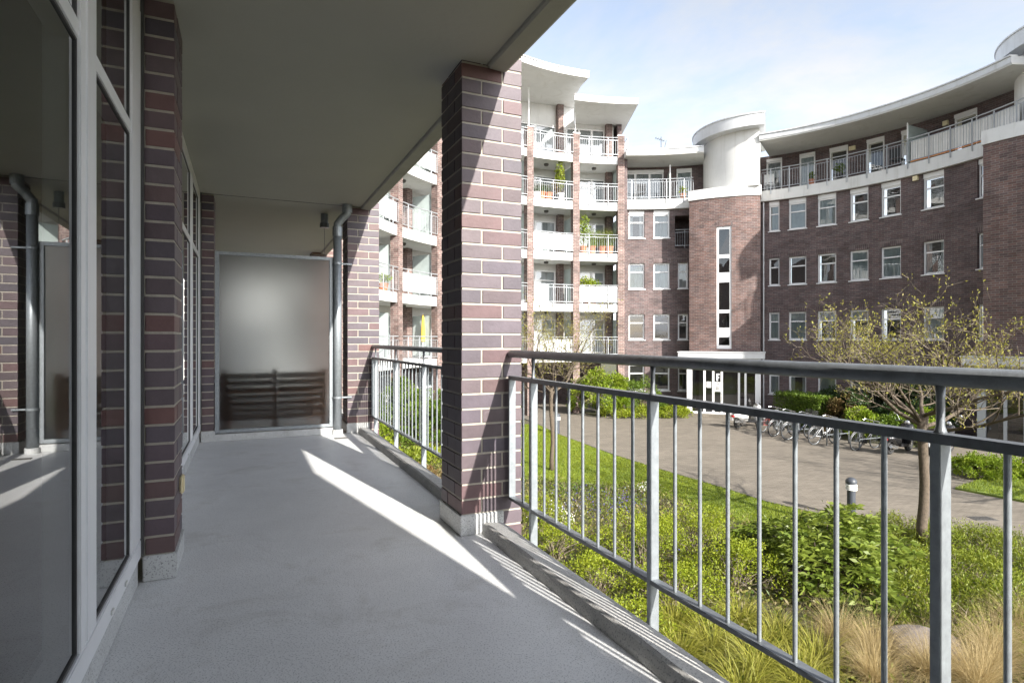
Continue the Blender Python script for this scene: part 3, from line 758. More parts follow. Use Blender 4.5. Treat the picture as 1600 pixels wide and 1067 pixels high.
# ---------- middle brick section
R_M = 12.0; fM = cyl(R_M)
mid = empty('middle_building', pol(th_px(1020), 12.5, GZ), 'flat brick section with white windows next to the stair tower', 'building')
thl, thr = cols[0]-.012, th_px(1092)
def px_t(px, r=R_M): return t_of(th_px(px, r), r)
ops = []; spec = []
def col_ops(pa, pb, rows, r=R_M):
    return [(px_t(pa, r), px_t(pb, r), z0, z1) for z0, z1 in rows]
rows_std = [(-1.67, -.27), (1.08, 2.46), (3.83, 5.22)]
looksM = ['sheer', 'dark', 'green', 'curtain', 'curtain', 'dark', 'green', 'curtain']
li = 0
allM = []
for pa, pb in ((982.5, 1007.2), (1021.3, 1046.3)):
    for r_, (z0, z1) in enumerate(rows_std): allM.append((px_t(pa), px_t(pb), z0, z1, ['dark', 'dark', 'green'][r_], 0))
    allM.append((px_t(pa), px_t(pb), 6.58, 8.08, 'sheer' if pa < 1000 else 'curtain', .2))
for z0, z1 in rows_std: allM.append((px_t(1059.2), px_t(1074.5), z0, z1, 'dark' if z0 < 2 else 'curtain', 0))
logg = (px_t(1054.5), px_t(1085), 6.0, 7.75)
mb = MB(); facade(mb, fM, t_of(thl, R_M), t_of(thr, R_M), GZ, 8.1, [a[:4] for a in allM] + [logg], .14)
mb.build('wall', M['fbrick'], mid, uv=True)
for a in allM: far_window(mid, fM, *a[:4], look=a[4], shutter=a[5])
X, w_ = local(fM, logg[0], logg[1], 0)
mb = MB(X); mb.box((0, 1.4, 6.0), (w_, 1.5, 7.75)); mb.quad([(0, 0.1, 6.0), (0, 1.4, 6.0), (0, 1.4, 7.75), (0, .1, 7.75)]); mb.quad([(0, .1, 6.0), (w_, .1, 6.0), (w_, 1.4, 6.0), (0, 1.4, 6.0)]); mb.quad([(0, .1, 7.75), (w_, .1, 7.75), (w_, 1.4, 7.75), (0, 1.4, 7.75)])
mb.build('loggia', M['fbrick'], mid, uv=True)
far_rail(mid, fM, logg[0]+.02, logg[1], 6.05, d=.03, h=.95, foot=.03)
def soldier_rows(parent, f, items):
    for a in items:
        mb = MB(); z = a[3]+.005
        if z > 8: continue
        mb.quad([f(a[0]-.06, z, -.004), f(a[1]+.06, z, -.004), f(a[1]+.06, z+.24, -.004), f(a[0]-.06, z+.24, -.004)], [(a[0]-.06, 0), (a[1]+.06, 0), (a[1]+.06, .25), (a[0]-.06, .25)])
        mb.build('lintel', M['soldier'], parent, uv=True, rec=False)
soldier_rows(mid, fM, allM)
def penthouse(parent, tha, thb, doors, z_fl=8.65, zr=10.78, r_w=13.3, r_e=11.82, rail_from=None, bz=8.12, wallm='fbrick', redge=(11.0, 11.0), rend=None, rstart=None):
    mb = MB(); arc_slab(mb, r_e, 12.6, tha, thb, bz, z_fl); mb.build('balcony_band', M['white'], parent)
    mb = MB(); arc_slab(mb, 12.4, r_w+.2, tha, thb, z_fl-.25, z_fl-.005); mb.build('terrace', M['plinth'], parent)
    f = cyl(r_w); ops = [(t_of(th_px(a, r_w), r_w), t_of(th_px(b, r_w), r_w), z_fl+(.25 if s == 'w' else .02), z_fl+1.98) for a, b, s, lk in doors]
    mb = MB(); facade(mb, f, t_of(tha, r_w), t_of(thb, r_w), z_fl-.2, zr+.02, ops, .12); mb.build('penthouse_wall', M[wallm], parent, uv=True)
    for o_, (a, b, s, lk) in zip(ops, doors):
        far_window(parent, f, *o_, look=lk, shutter=.15, transom=.62 if s == 'w' else .0, leaves=3 if (b-a) > 40 else 1, sill=(s == 'w'), name='terrace_door', d=.03)
    r_ = r_e-.04; a, b = rail_from if rail_from else (tha, thb)
    far_rail(parent, cyl(r_), t_of(a, r_), t_of(b, r_), z_fl, h=1.05)
    roof(parent, redge[0], 18, tha if rstart is None else rstart, thb if rend is None else rend, zr, zr+.29, ra2=redge[1])
penthouse(mid, thl, th_px(1100), [(971, 1037, 'd', 'curtain'), (1057, 1081, 'd', 'green')], rail_from=(thl, th_px(1083)))
mb = MB(); arc_slab(mb, 12.0, 13.3, th_px(1045, 12.6), th_px(1045, 12.6)-.004, 8.66, 10.3); mb.build('divider', M['curtg'], mid)
mb = MB(); mb.path([pol(th_px(1047, 11.95), 11.95, 8.65), pol(th_px(1047, 11.95), 11.95, 10.5)], .035, 6); mb.build('divider_post', M['fwhite'], mid)

# ---------- curved brick wing
wing = empty('curved_wing', pol(th_px(1350), 12.5, GZ), 'long curved dark brick wing with rows of white windows and roof terrace', 'building')
thl, thr = th_px(1150), th_px(1600)-.25
cw = [((1201.5, 1218), ['curtain', 'green', 'dark', 'green']), ((1232.4, 1259.8), ['sheer', 'green', 'dark', 'green']), ((1277.3, 1306.6), ['curtain', 'half', 'dark', 'green']),
      ((1327.6, 1356.8), ['curtain', 'half', 'green', 'dark']), ((1376, 1407.6), ['sheer', 'dark', 'green', 'dark']), ((1441.4, 1475), ['dark', 'green', 'sheer', 'dark']), ((1527, 1541), ['dark', 'dark', 'curtain', 'dark'])]
allW = []
for (pa, pb), lk in cw:
    for (z0, z1), l_ in zip(rows_std, lk[:3]): allW.append((px_t(pa), px_t(pb), z0, z1, l_, 0))
    allW.append((px_t(pa), px_t(pb), 6.58, 8.10, lk[3], .2))
mb = MB(); facade(mb, fM, t_of(thl, R_M), t_of(thr, R_M), GZ, 8.12, [a[:4] for a in allW], .14); mb.build('wall', M['fbrick'], wing, uv=True)
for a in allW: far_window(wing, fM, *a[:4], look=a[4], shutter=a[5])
soldier_rows(wing, fM, allW)
penthouse(wing, thl, thr, [(1197.5, 1222, 'd', 'half'), (1249, 1274, 'd', 'green'), (1296, 1325, 'd', 'dark'), (1354, 1382, 'd', 'dark'), (1408, 1422, 'd', 'dark'), (1491, 1527, 'w', 'dark')], rail_from=(th_px(1190, 11.8), thr), redge=(10.35, 11.1), rend=th_px(1580, 11.1), rstart=th_px(1187, 10.5))
mb = MB(); a = th_px(1418, 11.9); arc_slab(mb, 11.9, 13.3, a, a-.004, 8.7, 10.35); mb.build('divider', M['curtg'], wing)
mb = MB(); mb.path([pol(a, 11.9, 8.65), pol(a, 11.9, 10.45)], .03, 6); mb.build('divider_post', M['fwhite'], wing)
for px in (1193,):
    mb = MB(); mb.path([pol(th_px(px, 11.93), 11.93, GZ), pol(th_px(px, 11.93), 11.93, 8.1)], .04, 8); mb.build('rain_pipe', M['roofedge'], wing)
for px, z in ((1331, 10.4), (1334, 10.4), (1432, 8.0), (1479, 10.4)):
    r_ = 13.3 if z > 9 else 12.0; X, w_ = local(cyl(r_), px_t(px, r_)-.1, px_t(px, r_)+.1, 0); mb = MB(X); mb.box((0, -.12, z-.12), (.2, .0, z+.08)); mb.build('wall_box', M['cream'], wing)
# pale slat screen on the terrace railing: each slat a part
e = empty('slat_screen', pol(th_px(1500, 11.86), 11.86, 8.7), 'pale wooden slat screen tied behind the terrace railing of the wing', 'screen')
ta, tb = t_of(th_px(1423, 11.86), 11.86), t_of(th_px(1592, 11.86), 11.86); n = 46
for k in range(n):
    a = ta+(tb-ta)*k/n; X, w_ = local(cyl(11.86), a+.006, a+(tb-ta)/n-.010, 0); mb = MB(X); mb.box((0, random.uniform(0, .01), 8.78), (w_, .025, 9.58+random.uniform(-.01, .01))); mb.build('slat', M['slat'], e)
mb = MB(); arc_slab(mb, 11.84, 11.87, th_px(1423, 11.86), th_px(1592, 11.86), 8.70, 8.74); mb.build('batten', M['wood'], e)

# ---------- stair towers
def tower(tha, thb, r_f, label, letter, px_strip, drum_r, ends=None):
    thm = (tha+thb)/2; e = empty('stair_tower', pol(thm, r_f, GZ), label, 'tower', 'stair towers with white drums')
    pl, pr = (pol(tha, r_f, 0), pol(thb, r_f, 0)) if not ends else (Vector((*ends[0], 0)), Vector((*ends[1], 0))); ed = (pr-pl); W_ = ed.length; ed.normalize(); nrm = Vector((-ed.y, ed.x, 0))
    if nrm.dot(pol(thm, r_f+1, 0)-pol(thm, r_f, 0)) < 0: nrm = -nrm
    bulge = .25
    def f(t, z, d):                      # convex front
        q = 2*t/W_-1; return pl + ed*t + nrm*(d - bulge*(1-q*q)) + Vector((0, 0, z))
    if px_strip:
        ra = (px_strip[0]-800)/FPX; rb = (px_strip[1]-800)/FPX
        def tpx(k):
            lo, hi = 0, W_
            for _ in range(40):
                m_ = (lo+hi)/2; p = f(m_, 0, 0)
                if p.x/p.y < k: lo = m_
                else: hi = m_
            return lo
        sa, sb = tpx(ra), tpx(rb)
    else: sa, sb = W_*.40, W_*.61
    Ym = f((sa+sb)/2, 0, 0).y
    zz = (lambda py: EYE-(py-530.8)/FPX*f((sa+sb)/2, 0, 0).y) if px_strip else (lambda py: EYE-(py-530.8)/FPX*29.6)
    strip = (sa, sb, zz(545), zz(353.5))
    top = 8.22
    # brick front with the strip opening, sides
    ts = sorted(set([0, W_, sa, sb] + [W_*k/10 for k in range(11)]))
    mb = MB(); facade(mb, f, 0, W_, .15, top, [strip], .15, step=.35); 
    for t in (0, W_):
        mb.quad([f(t, GZ, 0), f(t, GZ, 3), f(t, top, 3), f(t, top, 0)], [(0, GZ), (3, GZ), (3, top), (0, top)])
    mb.build('wall', M['tbrick'], e, uv=True)
    mb = MB(); z = strip[3]+.005
    mb.quad([f(sa-.05, z, -.005), f(sb+.05, z, -.005), f(sb+.05, z+.24, -.005), f(sa-.05, z+.24, -.005)], [(0, 0), (sb-sa+.1, 0), (sb-sa+.1, .25), (0, .25)]); mb.build('lintel', M['soldier'], e, uv=True, rec=False)
    # stair window: white frame, panes, white panels
    X, w_ = local(f, sa, sb, .06); fr = MB(X); z0, z1 = strip[2], strip[3]
    fr.box((0.003, 0, z0), (.10, .08, z1)); fr.box((w_-.10, 0, z0), (w_-.003, .08, z1))
    pans = [(397.6, 357.6), (425.7, 403), (484, 441), (512, 489), (539.5, 527)]
    zs = [z1]+[v for a, b in pans for v in (zz(b), zz(a))]+[z0]
    for k in range(0, len(zs), 2): fr.box((.10, .0, zs[k+1]), (w_-.10, .075, zs[k]))
    wo = fr.build('stair_window', M['fwhite'], e)
    for a, b in pans:
        q = MB(X); q.quad([(.1, .04, zz(a)), (w_-.1, .045, zz(a)), (w_-.1, .035, zz(b)), (.1, .04, zz(b))]); q.build('pane', M['fglass'], wo, rec=False)
    q = MB(X); q.box((0, .6, z0), (w_, .62, z1)); q.build('unlit_room_panel', M['dark'], wo)
    # white band and drum
    def fb(t, z, d): return f(t, z, d-.05)
    mb = MB(); n = 14; rows = []
    for k in range(n+1):
        t = -.05+(W_+.1)*k/n; rows.append(mb.add([f(t, top+.001, -.05), f(t, top+.001, 2.8), f(t, top+.5, 2.8), f(t, top+.5, -.05)]))
    for k in range(n):
        a, b = rows[k], rows[k+1]
        for q in range(4): mb.f.append((a+q, a+(q+1) % 4, b+(q+1) % 4, b+q))
    mb.f.append(tuple(rows[0]+q for q in range(4))); mb.f.append(tuple(rows[-1]+q for q in reversed(range(4)))); mb.build('band', M['white'], e)
    # drum: arc in plan from the back left round to a straight cut at the wing side
    c = pl + ed*3.12 + nrm*2.40; rd = drum_r
    def arcp(r, a0, a1, n): return [c + (ed*math.cos(a)+nrm*math.sin(a))*r for a in np.linspace(a0, a1, n)]
    def slab_poly(pts, z0, z1, name, m):
        mb = MB(); mb.prism([(p.x, p.y) for p in pts], z0, z1); return smooth_by_angle(mb.build(name, m, e), 30)
    a0, a1 = -PI*1.0, -math.acos(.24/2.65)
    body = arcp(rd, a0, a1, 22); body += [body[-1]+nrm*4.2, body[0]+nrm*1.5]
    slab_poly(body, top+.45, 11.5, 'drum', M['white'])
    rf = arcp(rd+.55, a0, -math.acos(.46/3.20), 24); rf += [rf[-1]+nrm*4.6, rf[0]+nrm*1.6]
    slab_poly(rf, 11.45, 12.0, 'drum_roof', M['roofedge'])
    rf = arcp(rd+.59, a0, -math.acos(.50/3.24), 24); rf += [rf[-1]+nrm*4.6, rf[0]+nrm*1.6]
    slab_poly(rf, 12.001, 12.06, 'roof_trim', M['roofedge'])
    # glazed entrance under a flat canopy
    gz = -2.62; Xe = lambda a, q, z: pl + ed*a + nrm*(q-.55) + Vector((0, 0, z))
    fm = 'fwhite' if letter == 'F' else 'fgrey'
    mb = MB(Xe); mb.box((-.45, -.35, .16), (W_+.22, 1.2, .44)); cn = mb.build('canopy', M['roofedge'], e, bevel=.01)
    mb = MB(Xe); mb.box((-.48, -.38, .441), (W_+.25, 1.2, .49)); mb.build('canopy_trim', M['roofedge'], cn)
    mb = MB(Xe); mb.box((-.05, -.12, GZ-.05), (W_+.05, 1.2, gz)); mb.build('threshold', M['paving'], e, uv=True)
    mb = MB(Xe)
    for a in (-.05, W_-.22): mb.box((a, 0, gz), (a+.25, .14, .16))
    mb.box((.2, .02, -.12), (W_-.22, .12, .16)); mb.box((.2, .02, gz), (W_-.22, .12, gz+.09))
    de = mb.build('entrance', M[fm], e)
    ps = [.20, .80, 1.22, 1.62, 2.42, 2.72, W_-.22] if letter == 'F' else [.20, .75, 1.30, 1.80, 2.5, 2.8, W_-.22]
    for a in ps[1:-1]:
        mb = MB(Xe); mb.box((a-.05, .01, gz+.09), (a+.05, .11, -.12)); mb.build('door_post', M[fm], de)
    ip = 2 if letter == 'F' else 2
    for k, (a, b) in enumerate(zip(ps, ps[1:])):
        q = MB(Xe); j = random.uniform(-.004, .004)
        if k == ip-0: pass
        q.quad([(a+.03, .06+j, gz+.09), (b-.03, .06-j, gz+.09), (b-.03, .06-j, -.12), (a+.03, .06+j, -.12)]); q.build('pane', M['fglass'], de, rec=False)
    # sign panel with the house letter, bell panel under it
    k = ip; a, b = ps[k]+.05, ps[k+1]-.05
    q = MB(Xe); q.box((a, .035, -1.02), (b, .055, -.55)); sp = q.build('sign_panel', M['black'], de)
    q = MB(Xe); wl = b-a
    if letter == 'F':
        x0, x1 = a+wl*.34, a+wl*.72; q.box((x0, .025, -.97), (x0+.07, .0345, -.61)); q.box((x0+.07, .025, -.68), (x1+.03, .0345, -.61)); q.box((x0+.07, .025, -.83), (x1+.01, .0345, -.765))
    else:
        cx, cz, r1, r2 = a+wl*.52, -.745, .15, .10; an = np.linspace(.75, 2*PI-.05, 26)
        for u0, u1 in zip(an, an[1:]):
            q.quad([(cx+r1*math.cos(u0), .028, cz+r1*math.sin(u0)), (cx+r1*math.cos(u1), .028, cz+r1*math.sin(u1)), (cx+r2*math.cos(u1), .028, cz+r2*math.sin(u1)), (cx+r2*math.cos(u0), .028, cz+r2*math.sin(u0))])
        q.box((cx+.02, .027, cz-.03), (cx+r1, .034, cz+.015))
    q.build('letter', M['cloth'], sp)
    q = MB(Xe); q.box((a-.02, .02, -1.50), (b+.02, .05, -1.03)); bp_ = q.build('bell_panel', M[fm], de)
    q = MB(Xe); q.lathe([(.001, -.012), (.03, -.012), (.03, 0)], (0, 0, 0), 10, axis='y') if False else q.box((a+wl*.5, .012, -1.15), (a+wl*.68, .0195, -1.09)); q.build('speaker', M['black'], bp_)
    q = MB(Xe)
    for i_ in range(4):
        for j_ in range(2): q.box((a+wl*(.18+.3*j_), .012, -1.43+i_*.055), (a+wl*(.42+.3*j_), .0195, -1.395+i_*.055))
    q.build('bell_buttons', M['chrome'], bp_)
    if letter == 'F':
        q = MB(Xe); q.box((ps[1]+.10, .045, -1.32), (ps[1]+.32, .052, -1.02)); q.build('notice', M['cloth'], de)
    hx = ps[ip+1]; q = MB(Xe); q.path([(hx, .01, -1.95), (hx, -.07, -1.93), (hx, -.08, -1.75), (hx, -.07, -1.57), (hx, .01, -1.55)], .018, 8); q.build('handle', M['chrome'], de)
    q = MB(Xe); q.box((.2, 2.5, gz), (W_-.2, 2.6, .1)); q.box((.15, .2, gz), (.2, 2.5, .1)); q.box((W_-.2, .2, gz), (W_-.15, 2.5, .1)); q.build('hall', M['room'], e)
    return e, f
M['frost_far'] = M['curtg']
tower(th_px(1077, 10.70), th_px(1188, 10.75), 10.72, 'red brick stair tower with tall window strip, white drum and entrance F', 'F', (1119.6, 1143), 2.65)
tower(th_px(1536, 10.85), th_px(1536, 10.85)-.31, 10.85, 'dark brick stair tower with grey entrance beside the near tree', 'G', None, 2.65, ends=((17.3, 21.86), (19.44, 19.2)))
#@@GARDEN
# ------------------------------------------------------------------ courtyard ground
def sheet(name, poly, z, m, kind='structure', uv=False, thick=0.0):
    mb = MB()
    if thick: mb.prism(poly, z-thick, z)
    else: mb.quad([(x, y, z) for x, y in poly])
    return tag(mb.build(name, m, uv=uv), kind=kind)
sheet('ground', [(-400, -300), (500, -300), (500, 600), (-400, 600)], GZ-.02, M['soil'])
sheet('courtyard_paving', [(-14, 36), (-4, 26), (-3, 9), (1, 4), (14, -6), (30, -6), (30, 46), (-14, 46)], GZ, M['paving'], uv=True)
EDGE = [(-1.2, 33.0), (.4, 29.5), (1.15, 27.0), (1.85, 24.2), (3.4, 19.8), (4.33, 17.67), (5.46, 15.4), (6.04, 14.05), (6.75, 13.1), (7.7, 12.3), (8.6, 11.75), (9.8, 11.2), (13, 9.4)]
LAWN = [p for p in EDGE[2:9]] + [(6.0, 12.6), (5.0, 12.2), (4.3, 13.2), (3.4, 15.2), (2.2, 15.9), (.9, 16.2), (-.2, 16.8), (-.9, 19), (-1.0, 23), (-.6, 27)]
BED = EDGE + [(13, 2), (3.2, .6), (-6.6, 21), (-8, 26), (-5, 33)]
sheet('garden_bed', BED, GZ+.030, M['soil'], thick=.04)
sheet('lawn', LAWN, GZ+.045, M['lawnsoil'], thick=.05)
mb = MB()
for a, b in zip(EDGE, EDGE[1:]):
    d = Vector((b[0]-a[0], b[1]-a[1])); n = Vector((-d.y, d.x)).normalized()*.05
    mb.prism([(a[0], a[1]), (b[0], b[1]), (b[0]+n.x, b[1]+n.y), (a[0]+n.x, a[1]+n.y)], GZ-.01, GZ+.06)
mb.build('edging', M['iron'], bpy.data.objects['garden_bed'])
PATCH = [(11.5, 15.45), (12.25, 14.1), (16, 12.6), (18, 17), (15.4, 18.6), (12.95, 16.4)]
sheet('grass_patch', PATCH, GZ+.05, M['lawnsoil'], thick=.08)
BED2 = [(12.35, 29.0), (12.0, 25.6), (13.0, 22.9), (14.4, 21.5), (16.2, 21.5), (17.3, 22.0), (18.3, 23.2), (17.4, 26), (15.6, 28.6), (13.6, 30.0)]
sheet('wing_bed', BED2, GZ+.05, M['soil'], thick=.08)
BED3 = [(3.4, 32.0), (4.2, 30.6), (6.4, 29.7), (8.4, 29.6), (9.2, 30.4), (9.3, 31.8), (6, 32.0)]
sheet('shrub_bed', BED3, GZ+.05, M['soil'], thick=.08)

# ------------------------------------------------------------------ plants
def np_mesh(name, verts, faces_quads, m, tint=None, parent=None, smooth=False, tris=None):
    me = bpy.data.meshes.new(name); nv = len(verts)
    me.vertices.add(nv); me.vertices.foreach_set('co', np.asarray(verts, dtype=np.float32).ravel())
    q = np.asarray(faces_quads if faces_quads is not None else tris, dtype=np.int32); k = q.shape[1]; nf = len(q)
    me.loops.add(nf*k); me.loops.foreach_set('vertex_index', q.ravel())
    me.polygons.add(nf); me.polygons.foreach_set('loop_start', np.arange(0, nf*k, k, dtype=np.int32))
    me.update(calc_edges=True); me.validate()
    if tint is not None:
        a = me.attributes.new('tint', 'FLOAT', 'POINT'); a.data.foreach_set('value', np.asarray(tint, dtype=np.float32))
    me.materials.append(m)
    o = bpy.data.objects.new(name, me); COL.objects.link(o)
    return put(o, parent)

def unit(v): return v/np.maximum(np.linalg.norm(v, axis=1, keepdims=True), 1e-9)
def leaves(name, c, axis, ln, wd, m, parent=None, tint=None, fold=.25, droop=0.0):
    """leaf-shaped pieces: base, two sides, tip, folded along the midrib"""
    n = len(c); axis = unit(axis); r = RNG.normal(size=(n, 3)); side = unit(np.cross(axis, r)); up = np.cross(side, axis)
    ln = np.broadcast_to(np.asarray(ln), (n,))[:, None]; wd = np.broadcast_to(np.asarray(wd), (n,))[:, None]
    base = c; tip = c + axis*ln - np.array([0, 0, 1])*droop*ln; mid = c + axis*ln*.5
    a = mid + side*wd*.5 + up*wd*fold; b = mid - side*wd*.5 + up*wd*fold
    V = np.stack([base, a, tip, b], 1).reshape(-1, 3)
    Fq = np.arange(n*4).reshape(n, 4)
    t = np.repeat(RNG.random(n) if tint is None else tint, 4)
    return np_mesh(name, V, Fq, m, t, parent)

def blades(name, base, lean, ln, wd, m, parent=None, tint=None, seg=3, curve=1.0):
    """grass blades: tapered strips that bend over in the direction of lean"""
    n = len(base); ln = np.broadcast_to(np.asarray(ln), (n,)); wd = np.broadcast_to(np.asarray(wd), (n,))
    h = unit(np.c_[lean[:, :2], np.zeros(n)]); amt = np.linalg.norm(lean[:, :2], axis=1)
    ang = RNG.random(n)*2*PI; side = np.c_[np.cos(ang), np.sin(ang), np.zeros(n)]
    V = []
    for k in range(seg+1):
        f = k/seg; a = amt*f*curve
        p = base + np.c_[h[:, 0]*np.sin(a)*ln*f, h[:, 1]*np.sin(a)*ln*f, np.cos(np.minimum(a, 2.2))*ln*f]
        wk = wd*(1-f)*.5 + wd*.06
        V += [p - side*wk[:, None], p + side*wk[:, None]]
    V = np.stack(V, 1); m2 = 2*(seg+1); V = V.reshape(-1, 3)
    i = np.arange(n)[:, None]*m2
    Fq = np.concatenate([np.concatenate([i+2*k, i+2*k+1, i+2*k+3, i+2*k+2], 1) for k in range(seg)], 0)
    t = np.repeat(RNG.random(n) if tint is None else tint, m2)
    return np_mesh(name, V, Fq, m, t, parent)

def in_poly(p, poly):
    x, y = p[:, 0], p[:, 1]; r = np.zeros(len(p), bool); n = len(poly); j = n-1
    for i in range(n):
        xi, yi = poly[i]; xj, yj = poly[j]
        c = ((yi > y) != (yj > y)) & (x < (xj-xi)*(y-yi)/(yj-yi+1e-12)+xi); r ^= c; j = i
    return r
def scatter(poly, n):
    a = np.array(poly); lo, hi = a.min(0), a.max(0); out = []; c = 0
    while c < n:
        p = lo + RNG.random((n*2, 2))*(hi-lo); p = p[in_poly(p, poly)]; out.append(p); c += len(p)
    return np.concatenate(out)[:n]
def vnoise(p, s, seed=0):               # cheap smooth noise for patchiness
    q = p*s; return (np.sin(q[:, 0]*1.7+seed)+np.sin(q[:, 1]*1.3+seed*2.1)+np.sin((q[:, 0]+q[:, 1])*.9+seed*.7)+np.sin((q[:, 0]-q[:, 1])*2.3+seed*1.3))/4

LM = {
 'spirea': leafmat('spirea_leaf', [(.185, .245, .014), (.25, .305, .02), (.31, .345, .03), (.15, .215, .014)], .4),
 'rhodo': leafmat('rhododendron_leaf', [(.11, .165, .022), (.155, .21, .028), (.215, .26, .042), (.12, .17, .03)], .4, .42, .4),
 'juniper': leafmat('juniper_leaf', [(.12, .17, .014), (.18, .225, .02), (.24, .265, .028), (.09, .14, .016)], .35),
 'dark': leafmat('evergreen_leaf', [(.020, .042, .014), (.035, .065, .018), (.05, .085, .022)], .2, .4),
 'hedge': leafmat('hedge_leaf', [(.075, .135, .012), (.11, .175, .018), (.15, .205, .028)], .3),
 'brown': leafmat('russet_leaf', [(.14, .085, .035), (.19, .125, .05), (.12, .11, .035)], .3),
 'lime': leafmat('lime_leaf', [(.16, .245, .016), (.21, .29, .022), (.27, .32, .035)], .4),
 'sedge': leafmat('sedge_blade', [(.24, .25, .03), (.31, .30, .045), (.37, .345, .08), (.18, .21, .02)], .35),
 'stipa': leafmat('stipa_blade', [(.38, .29, .14), (.46, .36, .18), (.52, .42, .23)], .4),
 'lily': leafmat('strap_leaf', [(.045, .085, .02), (.075, .12, .025), (.10, .14, .035)], .3),
 'grass': leafmat('lawn_blade', [(.15, .215, .014), (.20, .26, .018), (.25, .285, .03), (.125, .195, .013)], .35),
 'weeds': leafmat('weed_leaf', [(.08, .135, .014), (.13, .175, .02), (.18, .205, .03), (.24, .195, .09), (.07, .115, .014)], .3),
 'litter': leafmat('dry_stalk', [(.22, .17, .10), (.30, .24, .15), (.16, .12, .07)], .2),
 'bud': leafmat('tree_bud', [(.25, .26, .04), (.34, .32, .06), (.28, .24, .05)], .45),
 'blue': leafmat('bluebell', [(.10, .09, .34), (.15, .13, .42)], .3),
 'whitefl': leafmat('white_flower', [(.75, .75, .68), (.82, .82, .78)], .3),
}

# lawns
def lawn_blades(name, poly, n, z, hmin, hmax, label):
    p = scatter(poly, n); nz = vnoise(p, 1.6, 3); b = np.c_[p, np.full(n, z)]
    t = np.clip(.5+.3*nz+RNG.normal(0, .2, n), 0, 1); ln = (hmin+(hmax-hmin)*RNG.random(n))*(1+.35*nz)
    o = blades(name, b, RNG.normal(0, .6, (n, 3)), ln, .010+.006*RNG.random(n), LM['grass'], tint=t, seg=2)
    return tag(o, label, 'grass', kind='stuff')
lawn_blades('lawn_grass', LAWN, 80000, GZ+.045, .03, .065, 'short sunlit lawn grass beside the path')
lawn_blades('patch_grass', PATCH, 14000, GZ+.05, .04, .10, 'small lawn patch across the path')
# bed ground cover
BEDV = [(9.6, 11.0), (8.4, 11.7), (7.5, 12.3), (6.7, 13.0), (5.0, 12.2), (4.3, 13.2), (3.4, 15.2), (.9, 16.2), (-.3, 17), (-1, 23), (-1.4, 30), (-6.5, 24), (.8, 5.5), (3, 4.6), (9.5, 4.2), (10.5, 8)]
n = 52000; p = scatter(BEDV, n); nz = vnoise(p, 1.1, 1); zc = np.abs(RNG.normal(0, .09, n))*(1.0+.6*nz)
ax = RNG.normal(size=(n, 3)); ax[:, 2] = np.abs(ax[:, 2])*.7+.25
tag(leaves('bed_weeds', np.c_[p, GZ+.03+zc], ax, .05+.07*RNG.random(n), .02+.025*RNG.random(n), LM['weeds'], tint=np.clip(.5+.45*nz+RNG.normal(0, .18, n), 0, 1)), 'low mixed weeds and ground cover over the bed', 'ground cover', kind='stuff')
n = 12000; p = scatter(BEDV, n); tag(blades('dry_stalks', np.c_[p, np.full(n, GZ+.03)], RNG.normal(0, 1.1, (n, 3)), .12+.30*RNG.random(n), .007, LM['litter'], seg=2), 'dry straw-coloured stalks lying through the bed', 'dry stalks', kind='stuff')

def shrub(name, x, y, r, h, kind, nleaf, ln, wd, label, cat='shrub', group=None, z=GZ+.03, stems=14, flat=1.0, clumps=26, upw=.5, droop=0.0, shape='dome'):
    e = empty(name, (x, y, z), label, cat, group)
    mb = MB(); tips = []
    for k in range(stems):
        a = random.random()*2*PI; q = random.random()**.6; tx, ty = math.cos(a)*q*r*.85, math.sin(a)*q*r*.85; tz = h*(.55+.35*random.random())*(1-.45*q*q)
        m_ = Vector((tx*.45+random.uniform(-.05, .05), ty*.45+random.uniform(-.05, .05), tz*.6)); b0 = Vector((random.uniform(-.06, .06), random.uniform(-.06, .06), -.02))
        mb.path([b0, m_, (tx, ty, tz)], [.012, .008, .003], 4, cap=False); tips.append((tx, ty, tz))
        for _ in range(3):
            f = random.uniform(.35, .9); s0 = m_.lerp(Vector((tx, ty, tz)), f)
            mb.path([s0, s0+Vector((random.uniform(-.2, .2), random.uniform(-.2, .2), random.uniform(.05, .25)))*r*.8], [.005, .002], 3, cap=False)
    o = mb.build('stems', M['twig'], loc=(0, 0, 0)); o.parent = e
    # leaves gathered in clumps through the crown volume, thinner inside
    th = RNG.random(clumps)*2*PI; q = RNG.random(clumps)**.5; rad = r*(.85+.3*RNG.random(clumps))
    if shape == 'box':
        cc = np.c_[(RNG.random(clumps)*2-1)*r, (RNG.random(clumps)*2-1)*r*.4, h*(.3+.7*RNG.random(clumps))]
    else:
        hh = h*np.sqrt(np.clip(1-q*q*.92, 0, 1))*(.45+.62*RNG.random(clumps)**.7)
        cc = np.c_[np.cos(th)*q*rad, np.sin(th)*q*rad, hh*flat]
    ids = RNG.integers(0, clumps, nleaf); cs = (.55+.6*RNG.random(clumps))*r*.30*(26/clumps)**.33
    off = RNG.normal(0, 1, (nleaf, 3)); off = unit(off)*(RNG.random((nleaf, 1))**.45)
    pos = cc[ids] + off*cs[ids][:, None]*np.array([1, 1, .75]); pos[:, 2] = np.maximum(pos[:, 2], .01+.05*RNG.random(nleaf))
    ax = off + np.array([0, 0, upw]) + RNG.normal(0, .45, (nleaf, 3))
    ct = RNG.random(clumps)*.6+.2
    t = np.clip(ct[ids]+RNG.normal(0, .2, nleaf), 0, 1)
    o = leaves('foliage', pos, ax, ln*(.7+.6*RNG.random(nleaf)), wd*(.7+.6*RNG.random(nleaf)), LM[kind], tint=t, droop=droop); o.parent = e
    return e

